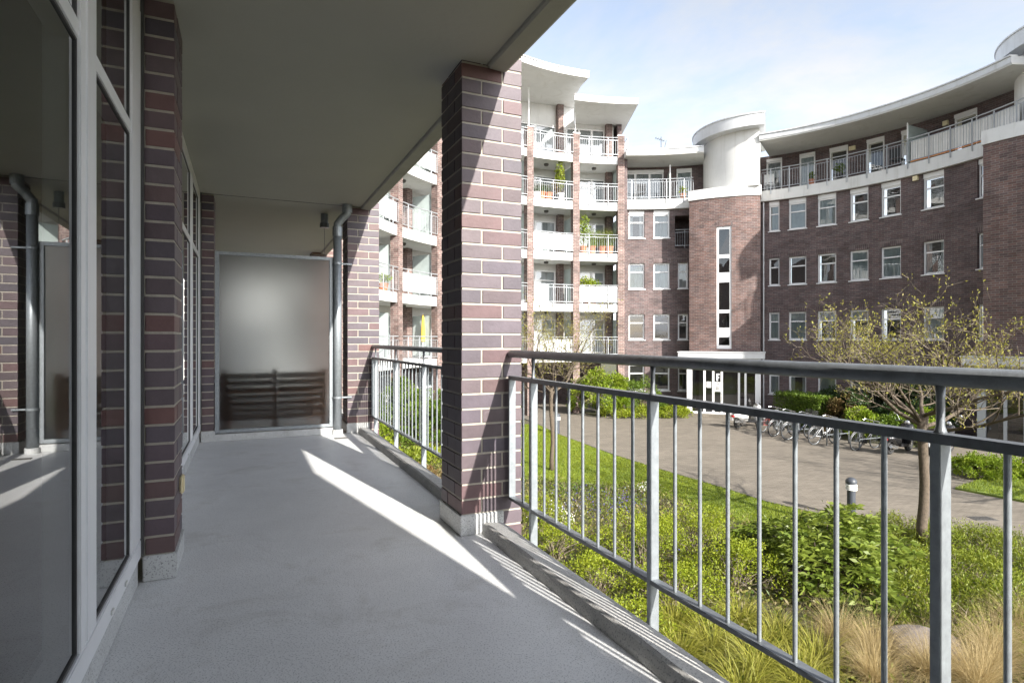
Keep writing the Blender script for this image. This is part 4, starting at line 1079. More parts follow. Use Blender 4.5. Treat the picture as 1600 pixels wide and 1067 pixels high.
# near bed: yellow-green small-leaved shrubs
for x, y, r, h, lb in [(.75, 10.4, .62, .75, 'yellow-green shrub closest to the near pillar base'), (1.25, 8.9, .6, .6, 'yellow-green shrub low behind the first railing bars'),
        (2.15, 9.9, .95, .95, 'yellow-green twiggy shrub just before the middle railing post'), (3.25, 10.6, .85, .85, 'yellow-green shrub at the lawn corner behind the middle post'),
        (2.35, 8.4, .7, .65, 'yellow-green shrub above the sedge clumps'), (3.4, 9.1, .8, .75, 'yellow-green shrub between the middle post and the rhododendron'),
        (.55, 12.6, .55, .55, 'small yellow-green shrub near the white flowers'), (1.5, 7.6, .55, .5, 'yellow-green shrub showing at the kerb edge')]:
    shrub('spirea_shrub', x, y, r, h, 'spirea', int(5200*r*r)+1200, .035, .020, lb, group='yellow-green shrubs in the near bed', clumps=60, stems=26)
# rhododendron: whorls of long leaves
def rhodo(x, y, r, h, label, nwh=420, z=GZ+.03, kind='rhodo', ll=.12):
    e = empty('rhododendron', (x, y, z), label, 'shrub', 'rhododendrons'); mb = MB()
    th = RNG.random(nwh)*2*PI; q = RNG.random(nwh)**.5; lump = 1+.24*np.sin(th*3+1)+.16*np.sin(th*5+2)
    zz = h*np.sqrt(np.clip(1-q**2*.9, 0, 1))*(.55+.50*RNG.random(nwh))*(1+.14*np.sin(th*2+.6)+.10*np.sin(th*4)); c = np.c_[np.cos(th)*q*r*lump, np.sin(th)*q*r*lump, zz]
    for k in range(0, nwh, 9):
        b0 = Vector((c[k, 0]*.2, c[k, 1]*.2, 0)); mb.path([b0, Vector(c[k])*.6+Vector((0, 0, .1)), Vector(c[k])], [.014, .009, .004], 5, cap=False)
    o = mb.build('stems', M['bark']); o.parent = e
    nl = 9; pos = np.repeat(c, nl, 0); m_ = len(pos); a = np.tile(np.arange(nl)*2*PI/nl, nwh)+np.repeat(RNG.random(nwh)*6, nl)
    outw = np.repeat(unit(c*np.array([1, 1, .6])), nl, 0)
    ax = np.c_[np.cos(a), np.sin(a), RNG.uniform(-.35, .35, m_)]+outw*.35+np.array([0, 0, .12])
    o = leaves('foliage', pos+RNG.normal(0, .012, (m_, 3)), ax, ll*(.75+.5*RNG.random(m_)), ll*.34*(.8+.4*RNG.random(m_)), LM[kind], tint=np.clip(np.repeat(RNG.random(nwh), nl)*.6+RNG.random(m_)*.4, 0, 1), fold=.12, droop=.15); o.parent = e
    return e
rhodo(4.95, 9.45, 1.2, 1.0, 'large rhododendron bush with long glossy leaves in the near bed', 620, ll=.145)
rhodo(5.75, 10.3, .65, .8, 'lower rhododendron clump leaning on the big bush toward the tree', 200)
# low spreading conifers
for x, y, r, h, lb in [(7.0, 9.3, 1.0, .55, 'low spreading juniper at the foot of the near tree'), (8.4, 10.3, 1.05, .6, 'low spreading juniper beside the path edge'), (6.1, 8.7, .85, .45, 'low spreading juniper between rhododendron and boulder'),
        (6.95, 8.0, 1.0, .5, 'low spreading juniper behind the far blond grass'), (5.75, 7.7, .7, .4, 'low spreading juniper just behind the boulder'), (6.3, 11.5, .75, .5, 'yellowish ground cover mound beside the bollard'), (7.6, 11.6, .8, .42, 'yellowish ground cover mound between bollard and near tree'), (9.3, 9.2, 1.0, .55, 'low spreading juniper at the picture edge of the bed')]:
    shrub('juniper_shrub', x, y, r, h, 'juniper', int(7500*r*r)+1500, .05, .014, lb, group='low spreading conifers', clumps=95, stems=20, upw=.35, flat=.8)
# arching sedges, blond grass
def tuft(name, x, y, n, ln, wd, kind, label, group, spread=.12, lean=1.1, z=GZ+.03, seg=4):
    a = RNG.random(n)*2*PI; rr = spread*np.sqrt(RNG.random(n)); b = np.c_[np.cos(a)*rr, np.sin(a)*rr, np.zeros(n)]
    l = np.c_[np.cos(a), np.sin(a), np.zeros(n)]*(lean*(.25+.9*RNG.random(n)))[:, None]+RNG.normal(0, .36, (n, 3))
    e = empty(name, (x, y, z), label, 'grass', group)
    o = blades('blades', b, l, ln*(.35+.75*RNG.random(n)), wd, LM[kind], seg=seg, curve=1.15); o.parent = e; return e
for i, (x, y, s) in enumerate([(2.45, 7.3, 1), (2.8, 6.75, 1.1), (2.15, 7.85, .9), (3.15, 6.5, 1), (3.05, 8.0, .95), (2.5, 6.4, 1), (3.6, 7.0, .9), (2.0, 7.1, .9), (3.35, 7.5, .85)]):
    lb = ['arching sedge tuft right by the kerb under the middle post', 'arching sedge tuft lowest beside the third railing bar', 'arching sedge tuft uphill near the shrubs', 'arching sedge tuft at the bottom of the picture', 'arching sedge tuft below the rhododendron shade',
          'arching sedge tuft half hidden by the bottom rail', 'arching sedge tuft between blond grass and sedges', 'arching sedge tuft tight against the slab edge', 'arching sedge tuft in the middle of the sedge drift'][i]
    tuft('sedge_tuft', x, y, 520, .62*s, .011, 'sedge', lb, 'arching yellow sedges', .14, 1.35)
for i, (x, y, s) in enumerate([(4.3, 7.05, 1), (4.05, 7.4, .9), (4.65, 6.6, 1.05), (5.75, 7.1, 1), (6.45, 7.6, .95), (5.0, 6.4, 1.1), (4.0, 6.55, .9), (6.0, 6.5, 1), (5.45, 6.75, .9)]):
    lb = ['blond feather grass tuft in front of the boulder', 'blond feather grass tuft below the strap-leaved clump', 'blond feather grass tuft beside the thick railing post', 'blond feather grass tuft past the thick railing post', 'blond feather grass tuft farthest along the bed',
          'blond feather grass tuft at the lower picture edge by the post', 'blond feather grass tuft next to the sedges', 'blond feather grass tuft in the bottom corner', 'blond feather grass tuft at the boulder side'][i]
    tuft('feather_grass', x, y, 1000, .74*s, .0045, 'stipa', lb, 'blond feather grasses', .10, .95, seg=5)
for i, (x, y) in enumerate([(4.8, 8.3), (4.45, 8.0), (5.2, 8.1)]):
    tuft('strap_leaf_clump', x, y, 260, .42, .022, 'lily', ['dark green strap-leaved clump under the rhododendron', 'dark green strap-leaved clump nearer the sedges', 'dark green strap-leaved clump nearer the boulder'][i], 'strap-leaved clumps', .16, 1.2)
# flowers
def flowers(name, spots, n, kind, label, hz=.22, size=.03):
    pts = np.concatenate([np.c_[RNG.normal(x, r, n), RNG.normal(y, r, n), GZ+hz*(.5+.7*RNG.random(n))] for x, y, r in spots]); m_ = len(pts)
    return tag(leaves(name, pts, RNG.normal(size=(m_, 3)), size, size*.8, LM[kind]), label, 'flowers', kind='stuff')
flowers('bluebells', [(1.3, 13.2, .35), (2.1, 12.6, .4), (2.7, 13.4, .35), (1.9, 14.0, .4), (3.6, 10.3, .3), (4.0, 9.6, .25)], 120, 'blue', 'scattered bluebells between lawn and shrubs', .3)
flowers('white_blossoms', [(.85, 12.9, .28), (1.05, 12.2, .2), (3.3, 14.6, .15)], 120, 'whitefl', 'patch of small white flowers near the pillar', .3, .035)
# boulder
bm = bmesh.new(); bmesh.ops.create_icosphere(bm, subdivisions=4, radius=1)
from mathutils import noise as mnoise
for v in bm.verts:
    k = 1+.22*mnoise.noise(v.co*1.3+Vector((3, 1, 2)))+.07*mnoise.noise(v.co*4); v.co = Vector((v.co.x*.46*k, v.co.y*.36*k, v.co.z*.30*k))
me = bpy.data.meshes.new('boulder'); bm.to_mesh(me); bm.free(); me.materials.append(M['boulder']); me.polygons.foreach_set('use_smooth', [True]*len(me.polygons))
o = bpy.data.objects.new('boulder', me); COL.objects.link(o); o.location = (5.05, 7.3, GZ+.06); tag(o, 'rounded reddish granite boulder among the blond grass', 'boulder')

# far shrubs
shrub('garden_shrub', 4.75, 31.0, 1.5, 2.3, 'lime', 6500, .12, .07, 'big lime green shrub in front of the undercroft', clumps=46)
shrub('garden_shrub', 3.7, 31.5, .8, 1.7, 'lime', 2600, .11, .06, 'narrow lime green shrub at the undercroft edge', clumps=26)
shrub('garden_shrub', 6.7, 31.0, 1.3, 1.7, 'hedge', 4200, .10, .05, 'mid green shrub below the brick section windows', clumps=40)
for i, (x, y, r) in enumerate([(5.2, 30.0, .9), (6.7, 29.9, .9), (8.1, 29.95, .8), (8.9, 30.6, .5)]):
    shrub('ground_shrub', x, y, r, .45, 'spirea', 2200, .08, .05, ['low yellow-green mound in front of the lime shrub', 'low yellow-green mound in front of the mid green shrub', 'low yellow-green mound near the entrance post', 'small yellow-green mound against the entrance'][i], group='low mounds before the brick section', clumps=40)
# clipped hedge before the wing
def hedge(x0, y0, x1, y1, wd, h, kind, n, label):
    L_ = math.hypot(x1-x0, y1-y0); e = empty('clipped_hedge', ((x0+x1)/2, (y0+y1)/2, GZ+.05), label, 'hedge', rz=math.atan2(y1-y0, x1-x0))
    f = RNG.integers(0, 3, n); p = np.c_[(RNG.random(n)-.5)*L_, (RNG.random(n)-.5)*wd, RNG.random(n)*h]
    p[f == 0, 2] = h*(.97+.06*RNG.random((f == 0).sum())); p[f == 1, 1] = -wd/2*np.where(RNG.random((f == 1).sum()) < .5, 1, -1)
    p += RNG.normal(0, .035, (n, 3)); ax = RNG.normal(size=(n, 3)); ax[:, 2] += .5
    o = leaves('foliage', p, ax, .07, .05, LM[kind]); o.parent = e
    mb = MB()
    for k in range(40): xx = random.uniform(-.5, .5)*L_*.95; mb.path([(xx, 0, -.02), (xx+random.uniform(-.2, .2), random.uniform(-.3, .3)*wd, h*.9)], [.02, .006], 4)
    o = mb.build('stems', M['bark']); o.parent = e
    return e
hedge(12.75, 27.9, 13.55, 25.2, 1.2, 1.35, 'hedge', 15000, 'clipped box hedge behind the bicycle racks')
for x, y, r, h, kd, lb in [(13.9, 26.4, 1.1, 1.75, 'dark', 'dark evergreen bush rising behind the clipped hedge'), (13.9, 24.6, .85, 1.45, 'brown', 'russet bush between the hedge and the evergreen'),
        (14.9, 24.4, 1.4, 2.1, 'dark', 'dark evergreen bush in the middle of the wing bed'), (15.7, 23.0, 1.25, 1.95, 'dark', 'dark evergreen bush behind the near tree trunk'), (16.3, 24.6, 1.1, 1.7, 'dark', 'dark evergreen bush close to the wing wall'),
        (13.75, 23.3, .85, 1.1, 'lime', 'light green leafy bush behind the black bicycle'), (15.1, 21.95, .8, 1.2, 'lime', 'light green leafy bush beside the grey entrance'), (14.45, 22.3, .8, 1.0, 'hedge', 'mid green bush behind the black scooter'), (12.9, 24.2, .55, .6, 'brown', 'small russet bush behind the bicycles')]:
    shrub('wing_shrub', x, y, r, h, kd, int(3600*r*h), .10, .055, lb, group='bushes along the wing', clumps=44)
for i, (x, y, r) in enumerate([(13.5, 17.0, .9), (14.8, 16.6, .9), (13.0, 16.7, .55), (15.9, 16.0, .9)]):
    shrub('patch_shrub', x, y, r, .55, 'lime', 3800, .06, .04, ['yellow-green mound on the lawn patch by the path', 'yellow-green mound behind the last railing bar', 'small yellow-green mound at the patch corner', 'yellow-green mound at the far edge of the patch'][i], group='mounds on the lawn patch', clumps=46)
# shrubs seen through the further railing
for x, y, r, h, kd, lb in [(-3.0, 21.5, 1.3, 1.7, 'hedge', 'green bush seen through the further railing'), (-4.4, 23.3, 1.3, 2.2, 'hedge', 'tall green bush below the balconies with parasol'), (-2.2, 23.6, 1.2, 2.0, 'hedge', 'green bush next to the near pillar seen past the further railing'),
        (-1.2, 27.2, 1.4, 1.8, 'dark', 'dark bush by the undercroft corner'), (-4.6, 19.2, 1.0, .6, 'spirea', 'low yellow-green bush under the end railing post'), (-3.2, 17.6, 1.0, .5, 'juniper', 'low green mound below the further bottom rail'), (-2.3, 18.8, .9, .45, 'spirea', 'low yellow mound beyond the further kerb'), (-2.4, 15.8, .9, .4, 'brown', 'low russet mound nearest the further railing'),
        (-5.2, 21.4, 1.0, .9, 'lime', 'lime bush near the garden door')]:
    shrub('back_shrub', x, y, r, h, kd, int(3400*r*max(h, .6)), .085, .05, lb, group='bushes beyond the further railing', clumps=50)

# ------------------------------------------------------------------ trees: bare branches with opening buds
def tree(x, y, label, trunk_h, r0, crown_r, crown_top, seed, limbs, dens=1.0, z=GZ, lift=0.0):
    rnd = random.Random(seed); e = empty('courtyard_tree', (x, y, z), label, 'tree', 'young trees coming into leaf')
    mb = MB(); pts = [Vector((0, 0, -.05))]
    for k in range(1, 7): pts.append(Vector((.03*math.sin(k*1.3+seed), .03*math.cos(k*1.1+seed), trunk_h*k/6)))
    mb.path(pts, [r0*1.25, r0*1.02, r0*.95, r0*.92, r0*.9, r0*.95, r0*1.05], 12); o = mb.build('trunk', M['bark'], smooth=True); o.parent = e
    br = MB(); tw = MB(); bud = []
    def grow(p, d, ln, r, lvl):
        n = 4 if lvl < 2 else 3; q = p.copy(); P_ = [p.copy()]; dd = d.copy()
        for k in range(n):
            j = Vector((rnd.gauss(0, 1), rnd.gauss(0, 1), rnd.gauss(0, 1)))*(.16 if lvl < 2 else .2)
            up = .08 if lvl == 0 else (.20 if lvl == 1 else .10)
            rad = math.hypot(q.x, q.y)
            if rad > crown_r*.8: dd -= Vector((q.x, q.y, 0))/max(rad, .1)*.15
            if q.z > crown_top*.92: dd.z -= .25
            dd = (dd+j+Vector((0, 0, up))).normalized(); q = q+dd*ln/n; P_.append(q.copy())
        r1 = r*(.42 if lvl < 2 else .35)
        (br if lvl < 2 else tw).path(P_, [r+(r1-r)*k/n for k in range(n+1)], 7 if lvl == 0 else (5 if lvl == 1 else 3), cap=False)
        if lvl >= 3:
            for k in range(1, n+1):
                if rnd.random() < .7: bud.append((P_[k], dd))
        if lvl >= 4 or (lvl == 3 and rnd.random() < .45): return
        m_ = [7, 6, 4, 2][lvl]; m_ = max(1, int(round(m_*dens)))
        for k in range(m_):
            f = .22+.78*(k+rnd.random())/m_; i = min(n-1, int(f*n)); s = P_[i].lerp(P_[i+1], f*n-i); t = (P_[i+1]-P_[i]).normalized()
            a = t.orthogonal().normalized(); a.rotate(__import__('mathutils').Quaternion(t, rnd.random()*2*PI))
            nd = (t*rnd.uniform(.35, .9)+a*rnd.uniform(.6, 1)+Vector((0, 0, rnd.uniform(.0, .5) if lvl < 2 else rnd.uniform(-.1, .4)))).normalized()
            grow(s, nd, ln*rnd.uniform(.42, .66), max(.0028, (r+(r1-r)*f)*.55), lvl+1)
    top = pts[-1]
    for k in range(limbs):
        a = 2*PI*(k+rnd.uniform(-.25, .25))/limbs; el = lift+rnd.choice([.2, .38, .55, .8, .3])+rnd.uniform(-.08, .1)
        d = Vector((math.cos(a)*math.cos(el), math.sin(a)*math.cos(el), math.sin(el)))
        grow(top-Vector((0, 0, rnd.uniform(0, .30))), d, crown_r*rnd.uniform(.75, 1.0), r0*rnd.uniform(.34, .5), 0)
    o = br.build('limbs', M['bark'], smooth=True, rec=False); o.parent = e
    o = tw.build('twigs', M['twig'], rec=False); o.parent = e
    c = np.array([tuple(b[0]) for b in bud]); d = np.array([tuple(b[1]) for b in bud]); m_ = len(c)
    o = leaves('buds', c+RNG.normal(0, .012, (m_, 3)), d+RNG.normal(0, .6, (m_, 3))+np.array([0, 0, .3]), .035+.03*RNG.random(m_), .016+.014*RNG.random(m_), LM['bud']); o.parent = e
    return e
tree(7.6, 11.0, 'young tree with wide bare crown and yellow buds in front of the wing', 2.5, .088, 2.2, 5.5, 11, 9, .88)
tree(15.4, 12.0, 'young tree beyond the picture edge whose shadow crosses the path', 2.5, .10, 2.7, 5.6, 23, 8, .8)
tree(1.17, 17.5, 'slender young tree beside the near pillar in front of the balconies', 2.55, .062, 2.1, 6.4, 5, 9, .9, lift=.22)

# ------------------------------------------------------------------ street furniture
def bollard(x, y, label, h=.88):
    e = empty('light_bollard', (x, y, GZ), label, 'bollard', 'path light bollards')
    mb = MB(); mb.lathe([(.001, 0), (.085, 0), (.085, h-.27)], n=20); o = mb.build('post', M['bollard'], smooth=False); o.parent = e; smooth_by_angle(o)
    for k in range(3):
        mb = MB(); z = h-.27+.002+k*.045; mb.lathe([(.06, z), (.118, z), (.112, z+.022), (.085, z+.036), (.06, z+.036)], n=22); o = mb.build('ring', M['lampglass']); o.parent = e; smooth_by_angle(o)
    mb = MB(); mb.lathe([(.06, h-.27)] + [(.062, h-.13)], n=14); o = mb.build('lamp_core', M['lampglass']); o.parent = e
    mb = MB(); mb.lathe([(.05, h-.132), (.115, h-.132), (.115, h-.10)]+[(.115*math.cos(a), h-.10+.10*math.sin(a)) for a in np.linspace(.15, PI/2-.02, 8)], n=22); o = mb.build('cap', M['bollard']); o.parent = e; smooth_by_angle(o)
    return e
bollard(7.41, 13.0, 'dark bollard with pale louvre rings at the path edge near the tree')
bollard(1.86, 24.3, 'dark bollard beside the slender tree far along the path')
mb = MB(); mb.box((9.98, 12.78, GZ+.001), (10.45, 13.08, GZ+.008)); o = tag(mb.build('drain_cover', M['iron']), 'rusty drain cover set in the paving', 'drain cover')
for k in range(6):
    mb = MB(); mb.box((10.02+k*.07, 12.81, GZ+.0081), (10.05+k*.07, 13.05, GZ+.014)); mb.build('bar', M['iron'], o)

# bicycle racks, bicycles, scooters
YAW = math.atan2(.39, .92)
def rack(x, y, label):
    e = empty('bicycle_rack', (x, y, GZ), label, 'bicycle rack', 'hoop bicycle racks', rz=YAW)
    mb = MB(); r = .024; L_ = 1.15; h = .82; c = .10
    pts = [(0, 0, -.02), (0, 0, h-c)] + [(c-c*math.cos(a), 0, h-c+c*math.sin(a)) for a in np.linspace(.3, PI/2, 5)] + [(L_-c+c*math.sin(a), 0, h-c+c*math.cos(a)) for a in np.linspace(0, PI/2, 6)] + [(L_, 0, -.02)]
    mb.path(pts, r, 8); o = mb.build('hoop', M['galv'], smooth=True); o.parent = e
    mb = MB(); mb.path([(0, 0, .38), (L_, 0, .38)], .016, 6); o = mb.build('cross_bar', M['galv']); o.parent = e
    return e
def wheel(e, x, r=.34, tw=.02, spokes=20, rimm='rail'):
    mb = MB(); mb.path([(x+r*math.cos(a), 0, r+.0+r*math.sin(a)*.985) for a in np.linspace(0, 2*PI, 28, endpoint=False)], tw, 6, closed=True); w_ = mb.build('wheel', M['tyre'], smooth=True); w_.parent = e
    mb = MB(); mb.path([(x+(r-.03)*math.cos(a), 0, r+(r-.03)*math.sin(a)) for a in np.linspace(0, 2*PI, 28, endpoint=False)], .012, 5, closed=True); o = mb.build('rim', M[rimm]); o.parent = w_
    mb = MB()
    for k in range(spokes):
        a = 2*PI*k/spokes; mb.path([(x+.02*math.cos(a+.6), .02*(-1)**k, r+.02*math.sin(a+.6)), (x+(r-.03)*math.cos(a), 0, r+(r-.03)*math.sin(a))], .0022, 3, cap=False)
    mb.path([(x, -.045, r), (x, .045, r)], .022, 8); o = mb.build('spokes', M['rail']); o.parent = w_
    return w_
def bicycle(x, y, col, label, yaw=0.0, lean=.09, basket=False, low=False):
    e = empty('bicycle', (x, y, GZ), label, 'bicycle', 'bicycles parked at the racks'); e.rotation_euler = (lean, 0, YAW+yaw)
    m = mat('bicycle_paint', col, .35)
    wheel(e, 0); wheel(e, 1.06)
    bb = (.45, 0, .28); st = (.33, 0, .80); hd = (.86, 0, .84); hl = (.89, 0, .70); rear = (0, 0, .34); fr_ = (1.06, 0, .34)
    mb = MB()
    mb.path([bb, (.355, 0, .70), st], .017, 7); mb.path([bb, hl], .019, 7)
    if low: mb.path([(.42, 0, .42), (.65, 0, .45), (.88, 0, .74)], .016, 7)
    else: mb.path([(.36, 0, .70), (.87, 0, .80)], .016, 7)
    mb.path([hl, hd], .022, 7)
    for s in (-.05, .05): mb.path([(rear[0], s, rear[2]), (bb[0], s*.5, bb[2])], .010, 5); mb.path([(rear[0], s, rear[2]), (.36, s*.4, .68)], .009, 5)
    o = mb.build('frame', m, smooth=True); o.parent = e
    mb = MB()
    for s in (-.05, .05): mb.path([(hl[0], s, hl[2]), (fr_[0]-.04, s, .45), (fr_[0], s, fr_[2])], .011, 6)
    o = mb.build('fork', m); o.parent = e
    mb = MB(); mb.path([hd, (.845, 0, 1.0)], .013, 6); mb.path([(.70, -.29, 1.0), (.80, -.25, 1.03), (.86, -.1, 1.01), (.86, .1, 1.01), (.80, .25, 1.03), (.70, .29, 1.0)], .012, 6); o = mb.build('handlebar', M['chrome']); o.parent = e
    mb = MB(); mb.path([(st[0], 0, .78), (.315, 0, .92)], .013, 6); o = mb.build('seat_post', M['chrome']); o.parent = e
    mb = MB(); mb.prism([(.16, -.09), (.24, -.10), (.36, -.04), (.44, -.018), (.44, .018), (.36, .04), (.24, .10), (.16, .09)], .915, .965); o = mb.build('saddle', M['black'], bevel=.012); o.parent = e
    mb = MB(); mb.path([(bb[0], -.07, bb[2]), (bb[0], .07, bb[2])], .05, 12); mb.path([(bb[0], .075, bb[2]), (bb[0]+.12, .075, bb[2]-.11)], .010, 5); mb.path([(bb[0], -.075, bb[2]), (bb[0]-.12, -.075, bb[2]+.11)], .010, 5)
    mb.box((bb[0]+.08, .08, bb[2]-.125), (bb[0]+.16, .16, bb[2]-.10)); mb.box((bb[0]-.16, -.16, bb[2]+.10), (bb[0]-.08, -.08, bb[2]+.125)); o = mb.build('crank', M['black']); o.parent = e
    for cx in (0, 1.06):
        mb = MB(); an = np.linspace(.5, PI*.95, 9) if cx == 0 else np.linspace(.7, PI*.9, 7)
        mb.path([(cx+.375*math.cos(a), 0, .34+.375*math.sin(a)) for a in an], .022, 5); o = mb.build('mudguard', M['black']); o.parent = e
    mb = MB(); mb.box((-.20, -.06, .765), (.24, .06, .785)); mb.path([(-.02, -.05, .36), (-.05, -.05, .77)], .007, 4); mb.path([(-.02, .05, .36), (-.05, .05, .77)], .007, 4); o = mb.build('carrier', M['black']); o.parent = e
    mb = MB(); mb.lathe([(.001, .0), (.035, .0), (.04, .05), (.001, .06)], (.93, 0, .86), 10, axis='x'); o = mb.build('lamp', M['chrome']); o.parent = e
    if basket:
        mb = MB()
        for k in range(6): z = .90+k*.045; mb.path([(.90, -.17, z), (1.16, -.19, z), (1.16, .19, z), (.90, .17, z)], .006, 4, closed=True)
        for k in range(8): yy = -.18+k*.051; mb.path([(1.16, yy, .90), (1.16, yy, 1.13)], .005, 4); mb.path([(.90, yy*.9, .90), (.90, yy*.9, 1.13)], .005, 4)
        o = mb.build('basket', M['black']); o.parent = e
    return e
def gx(px, Y): return ((px-800)/FPX*Y, Y)
for px, Y, lb in [(1186, 25.5, 'first galvanised hoop rack beside the white scooter'), (1214, 24.3, 'galvanised hoop rack between the red and the pale bicycle'), (1247, 23.2, 'galvanised hoop rack before the russet bush'), (1292, 21.9, 'galvanised hoop rack next to the white bicycle'), (1343, 20.9, 'galvanised hoop rack next to the black bicycle')]:
    rack(*gx(px, Y), lb)
bicycle(*gx(1190, 24.9), (.30, .05, .04), 'red bicycle closest to the white scooter', yaw=.1)
bicycle(*gx(1211, 23.75), (.42, .45, .47), 'pale grey bicycle with big front wheel after the red one', yaw=PI*.98, lean=-.06, low=True) if False else bicycle(*gx(1209, 23.9), (.30, .32, .34), 'pale grey bicycle standing after the red one', low=True)
bicycle(*gx(1231, 23.1), (.03, .04, .07), 'dark blue bicycle between pale and white bicycles', yaw=-.12, basket=True)
bicycle(*gx(1272, 22.0), (.60, .61, .62), 'white step-through bicycle in the middle of the row', low=True)
bicycle(*gx(1337, 20.85), (.025, .025, .027), 'black bicycle last in the row next to the scooter', yaw=.05)

def scooter(x, y, body, seat, label, yaw, mirrors=True, rackb=False, lean=.05):
    e = empty('motor_scooter', (x, y, GZ), label, 'scooter', 'parked motor scooters'); e.rotation_euler = (lean, 0, yaw)
    m = mat('scooter_paint', body, .25, spec=.6)
    for cx in (0, 1.25):
        mb = MB(); r = .20; mb.path([(cx+r*math.cos(a), 0, .24+r*math.sin(a)) for a in np.linspace(0, 2*PI, 22, endpoint=False)], .055, 8, closed=True); w_ = mb.build('wheel', M['tyre'], smooth=True); w_.parent = e
        mb = MB(); mb.path([(cx, -.05, .24), (cx, .05, .24)], .12, 14); o = mb.build('rim', M['chrome']); o.parent = w_
    mb = MB(); mb.extrude([(-.32, .50), (-.22, .66), (.10, .72), (.42, .70), (.50, .42), (.42, .27), (.15, .30), (-.05, .46)], -.15, .15, axis=1); o = mb.build('rear_body', m, bevel=.035, smooth=True); o.parent = e
    mb = MB(); mb.extrude([(.40, .24), (.92, .22), (.96, .30), (.40, .33)], -.17, .17, axis=1); o = mb.build('footboard', M['black'], bevel=.015); o.parent = e
    mb = MB(); mb.extrude([(.90, .26), (1.00, .28), (1.16, .80), (1.12, .98), (1.03, .95), (1.02, .75)], -.19, .19, axis=1); o = mb.build('front_shield', m, bevel=.03, smooth=True); o.parent = e
    mb = MB(); mb.path([(1.25+.30*math.cos(a), 0, .24+.30*math.sin(a)) for a in np.linspace(.2, 2.5, 9)], [.02]+[.07]*7+[.02], 7); o = mb.build('front_mudguard', m, smooth=True); o.parent = e
    mb = MB(); mb.extrude([(-.30, .72), (-.20, .79), (.15, .80), (.42, .76), (.44, .71), (.10, .735), (-.20, .68)], -.135, .135, axis=1); o = mb.build('seat', seat, bevel=.02, smooth=True); o.parent = e
    mb = MB(); mb.path([(1.25, -.07, .24), (1.20, -.07, .5), (1.08, 0, .95)], .022, 6); mb.path([(1.25, .07, .24), (1.20, .07, .5), (1.08, 0, .95)], .022, 6); o = mb.build('fork', M['chrome']); o.parent = e
    mb = MB(); mb.path([(.95, -.33, 1.04), (1.05, -.2, 1.06), (1.08, 0, 1.02), (1.05, .2, 1.06), (.95, .33, 1.04)], .018, 7); o = mb.build('handlebar', M['black']); o.parent = e
    mb = MB(); mb.lathe([(.001, .06), (.05, .05), (.085, .0), (.085, -.08), (.001, -.09)], (1.13, 0, 1.0), 14, axis='x'); o = mb.build('headlight', M['chrome'], smooth=True); o.parent = e
    mb = MB(); mb.box((-.36, -.07, .50), (-.30, .07, .58)); o = mb.build('tail_light', mat('red_lens', (.5, .02, .02), .2), bevel=.01); o.parent = e
    mb = MB(); mb.path([(.10, -.16, .24), (-.30, -.17, .32)], .05, 8); o = mb.build('exhaust', M['chrome']); o.parent = e
    mb = MB(); mb.box((.05, -.10, .16), (.38, .10, .36)); o = mb.build('engine', M['iron'], bevel=.03); o.parent = e
    mb = MB(); mb.path([(.45, .05, .24), (.38, .20, .01)], .012, 5); o = mb.build('stand', M['chrome']); o.parent = e
    mb = MB(); mb.box((-.40, -.085, .36), (-.385, .085, .48)); o = mb.build('number_plate', M['cloth']); o.parent = e
    if mirrors:
        for s in (-1, 1):
            mb = MB(); mb.path([(1.03, s*.22, 1.06), (1.0, s*.30, 1.24), (.99, s*.34, 1.28)], .009, 5); mb.lathe([(.001, -.012), (.055, -.010), (.062, .0), (.055, .012), (.001, .014)], (.985, s*.36, 1.31), 14, axis='x'); o = mb.build('mirror', M['chrome'], smooth=False); o.parent = e
    if rackb:
        mb = MB()
        for k in range(6): yy = -.17+k*.068; mb.path([(-.55, yy, .90), (-.12, yy, .90), (-.12, yy, .99), (-.55, yy, .99)], .010, 4, closed=True)
        for z in (.90, .945, .99): mb.path([(-.55, -.17, z), (-.12, -.17, z), (-.12, .17, z), (-.55, .17, z)], .010, 4, closed=True)
        mb.path([(-.3, 0, .9), (-.22, 0, .72)], .012, 4); o = mb.build('carrier', M['chrome']); o.parent = e
    return e
scooter(*gx(1153, 26.2), (.78, .78, .77), M['black'], 'white motor scooter with wire carrier beside the entrance', yaw=.42, mirrors=False, rackb=True)
scooter(*gx(1390, 20.2), (.02, .02, .022), M['black'], 'black motor scooter with round mirrors near the tree trunk', yaw=.55)
scooter(*gx(1456, 19.9), (.03, .03, .035), M['black'], 'black motor scooter half hidden behind the tree trunk', yaw=.55)

